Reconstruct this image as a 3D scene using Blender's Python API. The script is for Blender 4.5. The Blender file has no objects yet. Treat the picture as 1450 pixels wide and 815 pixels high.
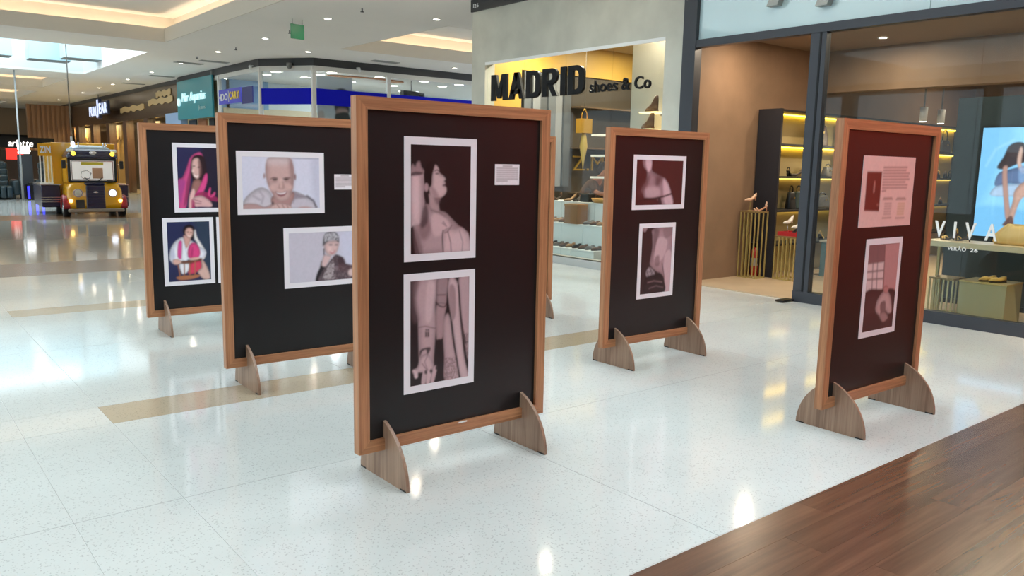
import bpy, bmesh, math, random
import numpy as np
from mathutils import Vector, Matrix

scene = bpy.context.scene
C = scene.collection
PI = math.pi
random.seed(7)

# ------------------------------------------------------------------ camera
F_PX, YAW, PITCH, ROLL, CAM_H = 1140.9, math.radians(38.954), math.radians(8.660), math.radians(-1.138), 1.6
fw = Vector((math.sin(YAW) * math.cos(PITCH), math.cos(YAW) * math.cos(PITCH), -math.sin(PITCH)))
rt = Vector((math.cos(YAW), -math.sin(YAW), 0))
dn = fw.cross(rt)
r2 = math.cos(ROLL) * rt + math.sin(ROLL) * dn
d2 = -math.sin(ROLL) * rt + math.cos(ROLL) * dn
cd = bpy.data.cameras.new('camera')
cd.sensor_width = 36.0
cd.lens = F_PX * 36.0 / 1450.0
cd.clip_end = 300
cam = bpy.data.objects.new('camera', cd)
C.objects.link(cam)
cam.matrix_world = Matrix(((r2.x, -d2.x, -fw.x, 0), (r2.y, -d2.y, -fw.y, 0), (r2.z, -d2.z, -fw.z, CAM_H), (0, 0, 0, 1)))
scene.camera = cam

# ------------------------------------------------------------------ world, exposure
w = bpy.data.worlds.new('sky')
scene.world = w
w.use_nodes = True
w.node_tree.nodes['Background'].inputs[0].default_value = (0.80, 0.90, 1.0, 1)
w.node_tree.nodes['Background'].inputs[1].default_value = 1.9
vs = scene.view_settings
vs.view_transform = 'Standard'
vs.look = 'None'
vs.gamma = 1.0
vs.use_curve_mapping = False
vs.exposure = 0.25

SKYLIGHT = 3.2       # daylight through the roof glazing
COVE = 6.0           # warm strips hidden in the ceiling coves
DOWN = 14.0          # recessed lamps

# ------------------------------------------------------------------ materials
def lin(c):
    return tuple((v / 255 / 12.92) if v / 255 <= 0.04045 else ((v / 255 + 0.055) / 1.055) ** 2.4 for v in c[:3])

MATS = {}
def mat(name, col=(200, 200, 200), rough=0.5, metal=0.0, spec=0.5, emit=None, estr=0.0, coat=0.0, bump=0.0, bscale=40, var=0.0, vscale=3.0, vstretch=(1, 1, 1)):
    if name in MATS:
        return MATS[name]
    m = bpy.data.materials.new(name)
    m.use_nodes = True
    nt = m.node_tree
    b = nt.nodes['Principled BSDF']
    c = lin(col)
    b.inputs['Base Color'].default_value = (*c, 1)
    b.inputs['Roughness'].default_value = rough
    b.inputs['Metallic'].default_value = metal
    b.inputs['Specular IOR Level'].default_value = spec
    b.inputs['Coat Weight'].default_value = coat
    b.inputs['Coat Roughness'].default_value = 0.08
    if emit:
        b.inputs['Emission Color'].default_value = (*lin(emit), 1)
        b.inputs['Emission Strength'].default_value = estr
    if var or bump:
        tc = nt.nodes.new('ShaderNodeTexCoord')
        mp = nt.nodes.new('ShaderNodeMapping')
        mp.inputs['Scale'].default_value = vstretch
        nt.links.new(tc.outputs['Object'], mp.inputs[0])
    if var:
        n = nt.nodes.new('ShaderNodeTexNoise')
        n.inputs['Scale'].default_value = vscale
        n.inputs['Detail'].default_value = 5
        nt.links.new(mp.outputs[0], n.inputs['Vector'])
        r = nt.nodes.new('ShaderNodeValToRGB')
        r.color_ramp.elements[0].position = 0.3
        r.color_ramp.elements[1].position = 0.7
        r.color_ramp.elements[0].color = (*[max(0, v * (1 - var)) for v in c], 1)
        r.color_ramp.elements[1].color = (*[min(1, v * (1 + var)) for v in c], 1)
        nt.links.new(n.outputs['Fac'], r.inputs[0])
        nt.links.new(r.outputs[0], b.inputs['Base Color'])
    if bump:
        n2 = nt.nodes.new('ShaderNodeTexNoise')
        n2.inputs['Scale'].default_value = bscale
        nt.links.new(mp.outputs[0], n2.inputs['Vector'])
        bp = nt.nodes.new('ShaderNodeBump')
        bp.inputs['Strength'].default_value = bump
        bp.inputs['Distance'].default_value = 0.01
        nt.links.new(n2.outputs['Fac'], bp.inputs['Height'])
        nt.links.new(bp.outputs[0], b.inputs['Normal'])
    MATS[name] = m
    return m

def wood(name, dark, light, axis, rough=0.4, fine=55.0, long_=1.6, per_object=0.0):
    """Wood grain that runs along one local axis."""
    if name in MATS:
        return MATS[name]
    m = bpy.data.materials.new(name)
    m.use_nodes = True
    nt = m.node_tree
    b = nt.nodes['Principled BSDF']
    b.inputs['Roughness'].default_value = rough
    tc = nt.nodes.new('ShaderNodeTexCoord')
    mp = nt.nodes.new('ShaderNodeMapping')
    sc = [fine, fine, fine]
    sc['xyz'.index(axis)] = long_
    mp.inputs['Scale'].default_value = sc
    src = tc.outputs['Object']
    oi = nt.nodes.new('ShaderNodeObjectInfo')
    if per_object:
        va = nt.nodes.new('ShaderNodeVectorMath')
        va.operation = 'MULTIPLY_ADD'
        va.inputs[1].default_value = (1, 1, 1)
        cx = nt.nodes.new('ShaderNodeCombineXYZ')
        for i in range(3):
            nt.links.new(oi.outputs['Random'], cx.inputs[i])
        sca = nt.nodes.new('ShaderNodeVectorMath')
        sca.operation = 'SCALE'
        sca.inputs['Scale'].default_value = 9.0
        nt.links.new(cx.outputs[0], sca.inputs[0])
        nt.links.new(src, va.inputs[0])
        nt.links.new(sca.outputs[0], va.inputs[2])
        src = va.outputs[0]
    nt.links.new(src, mp.inputs[0])
    n = nt.nodes.new('ShaderNodeTexNoise')
    n.inputs['Scale'].default_value = 1.0
    n.inputs['Detail'].default_value = 6
    n.inputs['Roughness'].default_value = 0.65
    n.inputs['Distortion'].default_value = 0.6
    nt.links.new(mp.outputs[0], n.inputs['Vector'])
    r = nt.nodes.new('ShaderNodeValToRGB')
    r.color_ramp.elements[0].position = 0.28
    r.color_ramp.elements[1].position = 0.72
    r.color_ramp.elements[0].color = (*lin(dark), 1)
    r.color_ramp.elements[1].color = (*lin(light), 1)
    nt.links.new(n.outputs['Fac'], r.inputs[0])
    out = r.outputs[0]
    if per_object:
        hv = nt.nodes.new('ShaderNodeHueSaturation')
        mr = nt.nodes.new('ShaderNodeMapRange')
        mr.inputs[3].default_value = 1 - per_object
        mr.inputs[4].default_value = 1 + per_object
        nt.links.new(oi.outputs['Random'], mr.inputs[0])
        nt.links.new(mr.outputs[0], hv.inputs['Value'])
        nt.links.new(out, hv.inputs['Color'])
        out = hv.outputs[0]
    nt.links.new(out, b.inputs['Base Color'])
    MATS[name] = m
    return m

def terrazzo(name, base, speck, rough=0.1):
    m = bpy.data.materials.new(name)
    m.use_nodes = True
    nt = m.node_tree
    b = nt.nodes['Principled BSDF']
    b.inputs['Roughness'].default_value = rough
    b.inputs['Specular IOR Level'].default_value = 0.5
    g = nt.nodes.new('ShaderNodeNewGeometry')
    v = nt.nodes.new('ShaderNodeTexVoronoi')
    v.inputs['Scale'].default_value = 170
    nt.links.new(g.outputs['Position'], v.inputs['Vector'])
    r = nt.nodes.new('ShaderNodeValToRGB')
    r.color_ramp.interpolation = 'CONSTANT'
    r.color_ramp.elements[0].position = 0
    r.color_ramp.elements[0].color = (*lin(speck), 1)
    r.color_ramp.elements[1].position = 0.07
    r.color_ramp.elements[1].color = (1, 1, 1, 1)
    sx = nt.nodes.new('ShaderNodeSeparateColor')
    nt.links.new(v.outputs['Color'], sx.inputs[0])
    nt.links.new(sx.outputs[0], r.inputs[0])
    n = nt.nodes.new('ShaderNodeTexNoise')
    n.inputs['Scale'].default_value = 1.3
    n.inputs['Detail'].default_value = 4
    nt.links.new(g.outputs['Position'], n.inputs['Vector'])
    r2_ = nt.nodes.new('ShaderNodeValToRGB')
    c = lin(base)
    r2_.color_ramp.elements[0].position = 0.3
    r2_.color_ramp.elements[1].position = 0.7
    r2_.color_ramp.elements[0].color = (*[x * 0.95 for x in c], 1)
    r2_.color_ramp.elements[1].color = (*[min(1, x * 1.04) for x in c], 1)
    nt.links.new(n.outputs['Fac'], r2_.inputs[0])
    mx = nt.nodes.new('ShaderNodeMix')
    mx.data_type = 'RGBA'
    mx.blend_type = 'MULTIPLY'
    mx.inputs[0].default_value = 0.3
    nt.links.new(r2_.outputs[0], mx.inputs[6])
    nt.links.new(r.outputs[0], mx.inputs[7])
    nt.links.new(mx.outputs[2], b.inputs['Base Color'])
    MATS[name] = m
    return m

def glass(name, tint=(240, 245, 245), base_refl=0.022, gain=0.5):
    """Clear sheet glass: see-through head-on, mirror-like at grazing angles (Schlick)."""
    if name in MATS:
        return MATS[name]
    m = bpy.data.materials.new(name)
    m.use_nodes = True
    nt = m.node_tree
    nt.nodes.remove(nt.nodes['Principled BSDF'])
    out = nt.nodes['Material Output']
    lw = nt.nodes.new('ShaderNodeLayerWeight')
    lw.inputs[0].default_value = 0.5
    p = nt.nodes.new('ShaderNodeMath'); p.operation = 'POWER'; p.inputs[1].default_value = 5
    nt.links.new(lw.outputs['Facing'], p.inputs[0])
    ma = nt.nodes.new('ShaderNodeMath'); ma.operation = 'MULTIPLY_ADD'
    ma.inputs[1].default_value = gain; ma.inputs[2].default_value = base_refl
    nt.links.new(p.outputs[0], ma.inputs[0])
    t = nt.nodes.new('ShaderNodeBsdfTransparent'); t.inputs[0].default_value = (*lin(tint), 1)
    g = nt.nodes.new('ShaderNodeBsdfGlossy'); g.inputs['Roughness'].default_value = 0.0
    mx = nt.nodes.new('ShaderNodeMixShader')
    nt.links.new(ma.outputs[0], mx.inputs[0])
    nt.links.new(t.outputs[0], mx.inputs[1])
    nt.links.new(g.outputs[0], mx.inputs[2])
    nt.links.new(mx.outputs[0], out.inputs[0])
    MATS[name] = m
    return m

def print_mat(name, rough=0.35, emit=0.0):
    if name in MATS:
        return MATS[name]
    m = bpy.data.materials.new(name)
    m.use_nodes = True
    nt = m.node_tree
    b = nt.nodes['Principled BSDF']
    b.inputs['Roughness'].default_value = rough
    a = nt.nodes.new('ShaderNodeAttribute')
    a.attribute_name = 'ink'
    nt.links.new(a.outputs['Color'], b.inputs['Base Color'])
    if emit:
        nt.links.new(a.outputs['Color'], b.inputs['Emission Color'])
        b.inputs['Emission Strength'].default_value = emit
        b.inputs['Base Color'].default_value = (0.01, 0.01, 0.01, 1)
        for l in list(b.inputs['Base Color'].links):
            nt.links.remove(l)
    MATS[name] = m
    return m

# ------------------------------------------------------------------ mesh helpers
class MB:
    def __init__(s):
        s.bm = bmesh.new()
    def box(s, x0, x1, y0, y1, z0, z1, bev=0.0, seg=1):
        t = bmesh.new()
        bmesh.ops.create_cube(t, size=1)
        for v in t.verts:
            v.co = Vector(((x0 + x1) / 2 + v.co.x * (x1 - x0), (y0 + y1) / 2 + v.co.y * (y1 - y0), (z0 + z1) / 2 + v.co.z * (z1 - z0)))
        if bev:
            bmesh.ops.bevel(t, geom=list(t.edges), offset=bev, segments=seg, profile=0.5, affect='EDGES', clamp_overlap=True)
        return s._add(t)
    def _add(s, t, M=None):
        if M is not None:
            bmesh.ops.transform(t, matrix=M, verts=t.verts)
        vm = [s.bm.verts.new(v.co) for v in t.verts]
        t.verts.index_update()
        for f in t.faces:
            try:
                nf = s.bm.faces.new([vm[v.index] for v in f.verts])
                nf.smooth = f.smooth
            except ValueError:
                pass
        t.free()
        return s
    def cyl(s, p0, p1, r0, r1=None, n=16, cap=True):
        r1 = r0 if r1 is None else r1
        p0, p1 = Vector(p0), Vector(p1)
        d = p1 - p0
        t = bmesh.new()
        bmesh.ops.create_cone(t, cap_ends=cap, segments=n, radius1=max(r0, 1e-5), radius2=max(r1, 1e-5), depth=d.length)
        for f in t.faces:
            f.smooth = len(f.verts) == 4
        M = Matrix.Translation((p0 + p1) / 2) @ d.to_track_quat('Z', 'Y').to_matrix().to_4x4()
        return s._add(t, M)
    def ball(s, c, rx, ry=None, rz=None, n=14, M=None):
        t = bmesh.new()
        bmesh.ops.create_uvsphere(t, u_segments=n, v_segments=max(6, n // 2 + 1), radius=1)
        for f in t.faces:
            f.smooth = True
        S = Matrix.Translation(c) @ (M if M is not None else Matrix()) @ Matrix.Diagonal((rx, ry or rx, rz or rx, 1))
        return s._add(t, S)
    def tube(s, pts, r, n=8, closed=False):
        pts = [Vector(p) for p in pts]
        rings = []
        N = len(pts)
        up = Vector((0, 0, 1))
        for i, p in enumerate(pts):
            a = pts[(i - 1) % N] if (closed or i) else pts[0]
            b = pts[(i + 1) % N] if (closed or i < N - 1) else pts[-1]
            t = (b - a).normalized()
            u = up if abs(t.dot(up)) < 0.95 else Vector((1, 0, 0))
            e1 = t.cross(u).normalized()
            e2 = t.cross(e1).normalized()
            rr = r[i] if isinstance(r, (list, tuple)) else r
            rings.append([s.bm.verts.new(p + (e1 * math.cos(2 * PI * k / n) + e2 * math.sin(2 * PI * k / n)) * rr) for k in range(n)])
        for i in range(N if closed else N - 1):
            A, B = rings[i], rings[(i + 1) % N]
            for k in range(n):
                f = s.bm.faces.new((A[k], A[(k + 1) % n], B[(k + 1) % n], B[k]))
                f.smooth = True
        if not closed:
            s.bm.faces.new(rings[0][::-1]); s.bm.faces.new(rings[-1])
        return s
    def loft(s, rings, cap=True, smooth=True):
        R = [[s.bm.verts.new(p) for p in r] for r in rings]
        n = len(R[0])
        for A, B in zip(R[:-1], R[1:]):
            for k in range(n):
                f = s.bm.faces.new((A[k], A[(k + 1) % n], B[(k + 1) % n], B[k]))
                f.smooth = smooth
        if cap:
            s.bm.faces.new(R[0][::-1]); s.bm.faces.new(R[-1])
        return s
    def prism(s, poly, fn, d0, d1):
        """poly: 2-D outline; fn(a, b, d) -> point."""
        A = [s.bm.verts.new(fn(a, b, d0)) for a, b in poly]
        B = [s.bm.verts.new(fn(a, b, d1)) for a, b in poly]
        n = len(poly)
        s.bm.faces.new(A[::-1]); s.bm.faces.new(B)
        for k in range(n):
            s.bm.faces.new((A[k], A[(k + 1) % n], B[(k + 1) % n], B[k]))
        return s
    def build(s, name, m, parent=None, kind=None):
        bmesh.ops.recalc_face_normals(s.bm, faces=s.bm.faces)
        me = bpy.data.meshes.new(name)
        s.bm.to_mesh(me)
        s.bm.free()
        me.materials.append(m)
        o = bpy.data.objects.new(name, me)
        C.objects.link(o)
        if parent:
            o.parent = parent
        if kind:
            o['kind'] = kind
        return o

def thing(name, label, cat, loc=(0, 0, 0), rotz=0.0, group=None):
    o = bpy.data.objects.new(name, None)
    C.objects.link(o)
    o.empty_display_size = 0.1
    o.location = loc
    o.rotation_euler = (0, 0, rotz)
    return tag(o, label, cat, group)

def tag(o, label, cat, group=None):
    o['label'] = label
    o['category'] = cat
    if group:
        o['group'] = group
    return o

def copy_tree(o, parent=None):
    c = o.copy()
    C.objects.link(c)
    c.parent = parent
    for ch in list(o.children):
        copy_tree(ch, c)
    return c

def dup(o, loc, rotz=None, label=None, group=None):
    c = copy_tree(o)
    c.location = loc
    if rotz is not None:
        c.rotation_euler = (0, 0, rotz)
    if label:
        c['label'] = label
    if group:
        c['group'] = group
    return c

def struct(name, mb, m, parent=None):
    o = mb.build(name, m, parent)
    if not parent:
        o['kind'] = 'structure'
    return o

FACE_NEG_X = Matrix(((0, 0, -1), (-1, 0, 0), (0, 1, 0)))     # text on the shop fronts (read looking towards +X)
FACE_NEG_Y = Matrix(((1, 0, 0), (0, 0, -1), (0, 1, 0)))      # text read looking towards +Y

def glyph(ch, bold=0.0, depth=0.02):
    cu = bpy.data.curves.new('glyph', 'FONT')
    cu.body = ch
    cu.size = 1
    cu.offset = bold
    cu.extrude = depth
    cu.resolution_u = 3
    ob = bpy.data.objects.new('glyph', cu)
    C.objects.link(ob)
    dg = bpy.context.evaluated_depsgraph_get()
    me = bpy.data.meshes.new_from_object(ob.evaluated_get(dg))
    bpy.data.objects.remove(ob)
    co = np.empty(len(me.vertices) * 3)
    me.vertices.foreach_get('co', co)
    return me, co.reshape(-1, 3)

def lettering(parent, text, w_, h_, R, origin, m, bold=0.0, depth=0.01, gap=0.12, name='letter', shear=0.0):
    """One mesh per character, the whole word fitted to w_ x h_ metres; origin is the lower-left corner in the parent's space."""
    gl, x = [], 0.0
    for ch in text:
        if ch == ' ':
            x += 0.28
            continue
        me, co = glyph(ch, bold, 1.0)
        x0 = co[:, 0].min()
        gl.append((me, co, x - x0))
        x += co[:, 0].max() - x0 + gap
    X = x - gap
    ymin = min(c[:, 1].min() for _, c, _ in gl)
    ymax = max(c[:, 1].max() for _, c, _ in gl)
    sy = h_ / (ymax - ymin)
    for me, co, off in gl:
        q = np.empty_like(co)
        q[:, 0] = (co[:, 0] + off) * w_ / X + shear * (co[:, 1] - ymin) * sy
        q[:, 1] = (co[:, 1] - ymin) * sy
        q[:, 2] = co[:, 2] * depth / 2
        me.vertices.foreach_set('co', (q @ np.array(R).T + np.array(origin)).ravel())
        me.update()
        me.name = name
        me.materials.clear()
        me.materials.append(m)
        o = bpy.data.objects.new(name, me)
        C.objects.link(o)
        o.parent = parent

# ------------------------------------------------------------------ flat print: small procedural painter
def smooth_poly(pts, closed=True, k=4):
    n = len(pts)
    if n < 4:
        return pts
    out = []
    P = [np.array(p, float) for p in pts]
    rng = range(n) if closed else range(n - 1)
    for i in rng:
        p0 = P[(i - 1) % n] if closed or i else P[0]
        p1, p2 = P[i], P[(i + 1) % n]
        p3 = P[(i + 2) % n] if closed or i < n - 2 else P[-1]
        for j in range(k):
            t = j / k
            out.append(0.5 * ((2 * p1) + (-p0 + p2) * t + (2 * p0 - 5 * p1 + 4 * p2 - p3) * t * t + (-p0 + 3 * p1 - 3 * p2 + p3) * t ** 3))
    if not closed:
        out.append(P[-1])
    return out

def paint(art, W, H, asp, flat=False):
    """art: (background, ops); uv has v downwards; asp = height / width. Returns an H x W x 3 linear array."""
    bg, ops = art
    img = np.ones((H, W, 3)) * np.array(lin(bg))
    ys, xs = np.mgrid[0:H, 0:W]
    U = (xs + 0.5) / W
    V = (ys + 0.5) / H * asp
    rs = np.random.RandomState(3)
    for op in ops:
        kind, col, blur, al, pts = op[:5]
        q = [(a, b * asp) for a, b in pts]
        sm = max(blur, 1.6 / W)
        if kind == 'l':
            q = smooth_poly(q, False)
            m_ = np.full((H, W), 9.0)
            for a, b in zip(q[:-1], q[1:]):
                ax, ay = a; dx, dy = b[0] - a[0], b[1] - a[1]
                L2 = dx * dx + dy * dy + 1e-12
                t = np.clip(((U - ax) * dx + (V - ay) * dy) / L2, 0, 1)
                m_ = np.minimum(m_, np.hypot(U - ax - t * dx, V - ay - t * dy))
            mask = np.clip(1.2 - m_ / sm, 0, 1)
        else:
            q = smooth_poly(q) if kind == 'p' else q
            ins = np.zeros((H, W), bool)
            dist = np.full((H, W), 9.0)
            n = len(q)
            for i in range(n):
                ax, ay = q[i]; bx, by = q[(i + 1) % n]
                dx, dy = bx - ax, by - ay
                if abs(dy) > 1e-9:
                    c = ((ay > V) != (by > V)) & (U < dx * (V - ay) / dy + ax)
                    ins ^= c
                t = np.clip(((U - ax) * dx + (V - ay) * dy) / (dx * dx + dy * dy + 1e-12), 0, 1)
                dist = np.minimum(dist, np.hypot(U - ax - t * dx, V - ay - t * dy))
            sd = np.where(ins, dist, -dist)
            x = np.clip(0.5 + sd / (2 * sm), 0, 1)
            mask = x * x * (3 - 2 * x)
            if kind == 's':
                cnt = op[5]
                qa = np.array(q)
                f = np.zeros((H, W))
                for _ in range(cnt):
                    cx = rs.uniform(qa[:, 0].min(), qa[:, 0].max())
                    cy = rs.uniform(qa[:, 1].min(), qa[:, 1].max())
                    r = blur * rs.uniform(0.5, 1.2)
                    f = np.maximum(f, np.clip(1.3 - np.hypot((U - cx) / r, (V - cy) / (r * 1.3)), 0, 1))
                mask = mask * f
        a = (mask * al)[..., None]
        c_ = np.array(lin(col))
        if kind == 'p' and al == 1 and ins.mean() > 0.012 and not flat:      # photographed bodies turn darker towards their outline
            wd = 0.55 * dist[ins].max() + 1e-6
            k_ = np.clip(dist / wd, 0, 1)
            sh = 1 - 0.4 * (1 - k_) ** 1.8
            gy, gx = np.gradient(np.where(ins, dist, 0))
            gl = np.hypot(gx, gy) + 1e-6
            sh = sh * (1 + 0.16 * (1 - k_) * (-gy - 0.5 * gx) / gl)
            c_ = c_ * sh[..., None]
        img = img * (1 - a) + c_ * a
    for ax in (0, 1):                                   # the print itself is soft
        img = (np.roll(img, 1, ax) + 2 * img + np.roll(img, -1, ax)) / 4
    gr = rs.rand(H // 3 + 2, W // 3 + 2)
    gr = np.kron(gr, np.ones((3, 3)))[:H, :W]
    for ax in (0, 1):
        gr = (np.roll(gr, 1, ax) + gr + np.roll(gr, -1, ax)) / 3
    return np.clip(img * 1.2, 0, 0.9) * (0.97 + 0.06 * gr)[..., None]

def ink_grid(name, img, w_, h_, R, origin, m, parent):
    """A flat sheet of small faces, one ink colour per vertex; origin = lower-left corner."""
    H, W = img.shape[:2]
    xs, ys = np.meshgrid(np.linspace(0, w_, W), np.linspace(h_, 0, H))
    co = np.stack([xs.ravel(), ys.ravel(), np.zeros(W * H)], 1) @ np.array(R).T + np.array(origin)
    i = np.arange(W * H).reshape(H, W)
    fc = np.stack([i[1:, :-1].ravel(), i[1:, 1:].ravel(), i[:-1, 1:].ravel(), i[:-1, :-1].ravel()], 1)
    me = bpy.data.meshes.new(name)
    me.from_pydata(co.tolist(), [], fc.tolist())
    ca = me.color_attributes.new('ink', 'FLOAT_COLOR', 'POINT')
    ca.data.foreach_set('color', np.concatenate([img.reshape(-1, 3), np.ones((W * H, 1))], 1).astype(np.float32).ravel())
    me.materials.append(m)
    o = bpy.data.objects.new(name, me)
    C.objects.link(o)
    o.parent = parent
    return o

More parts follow.
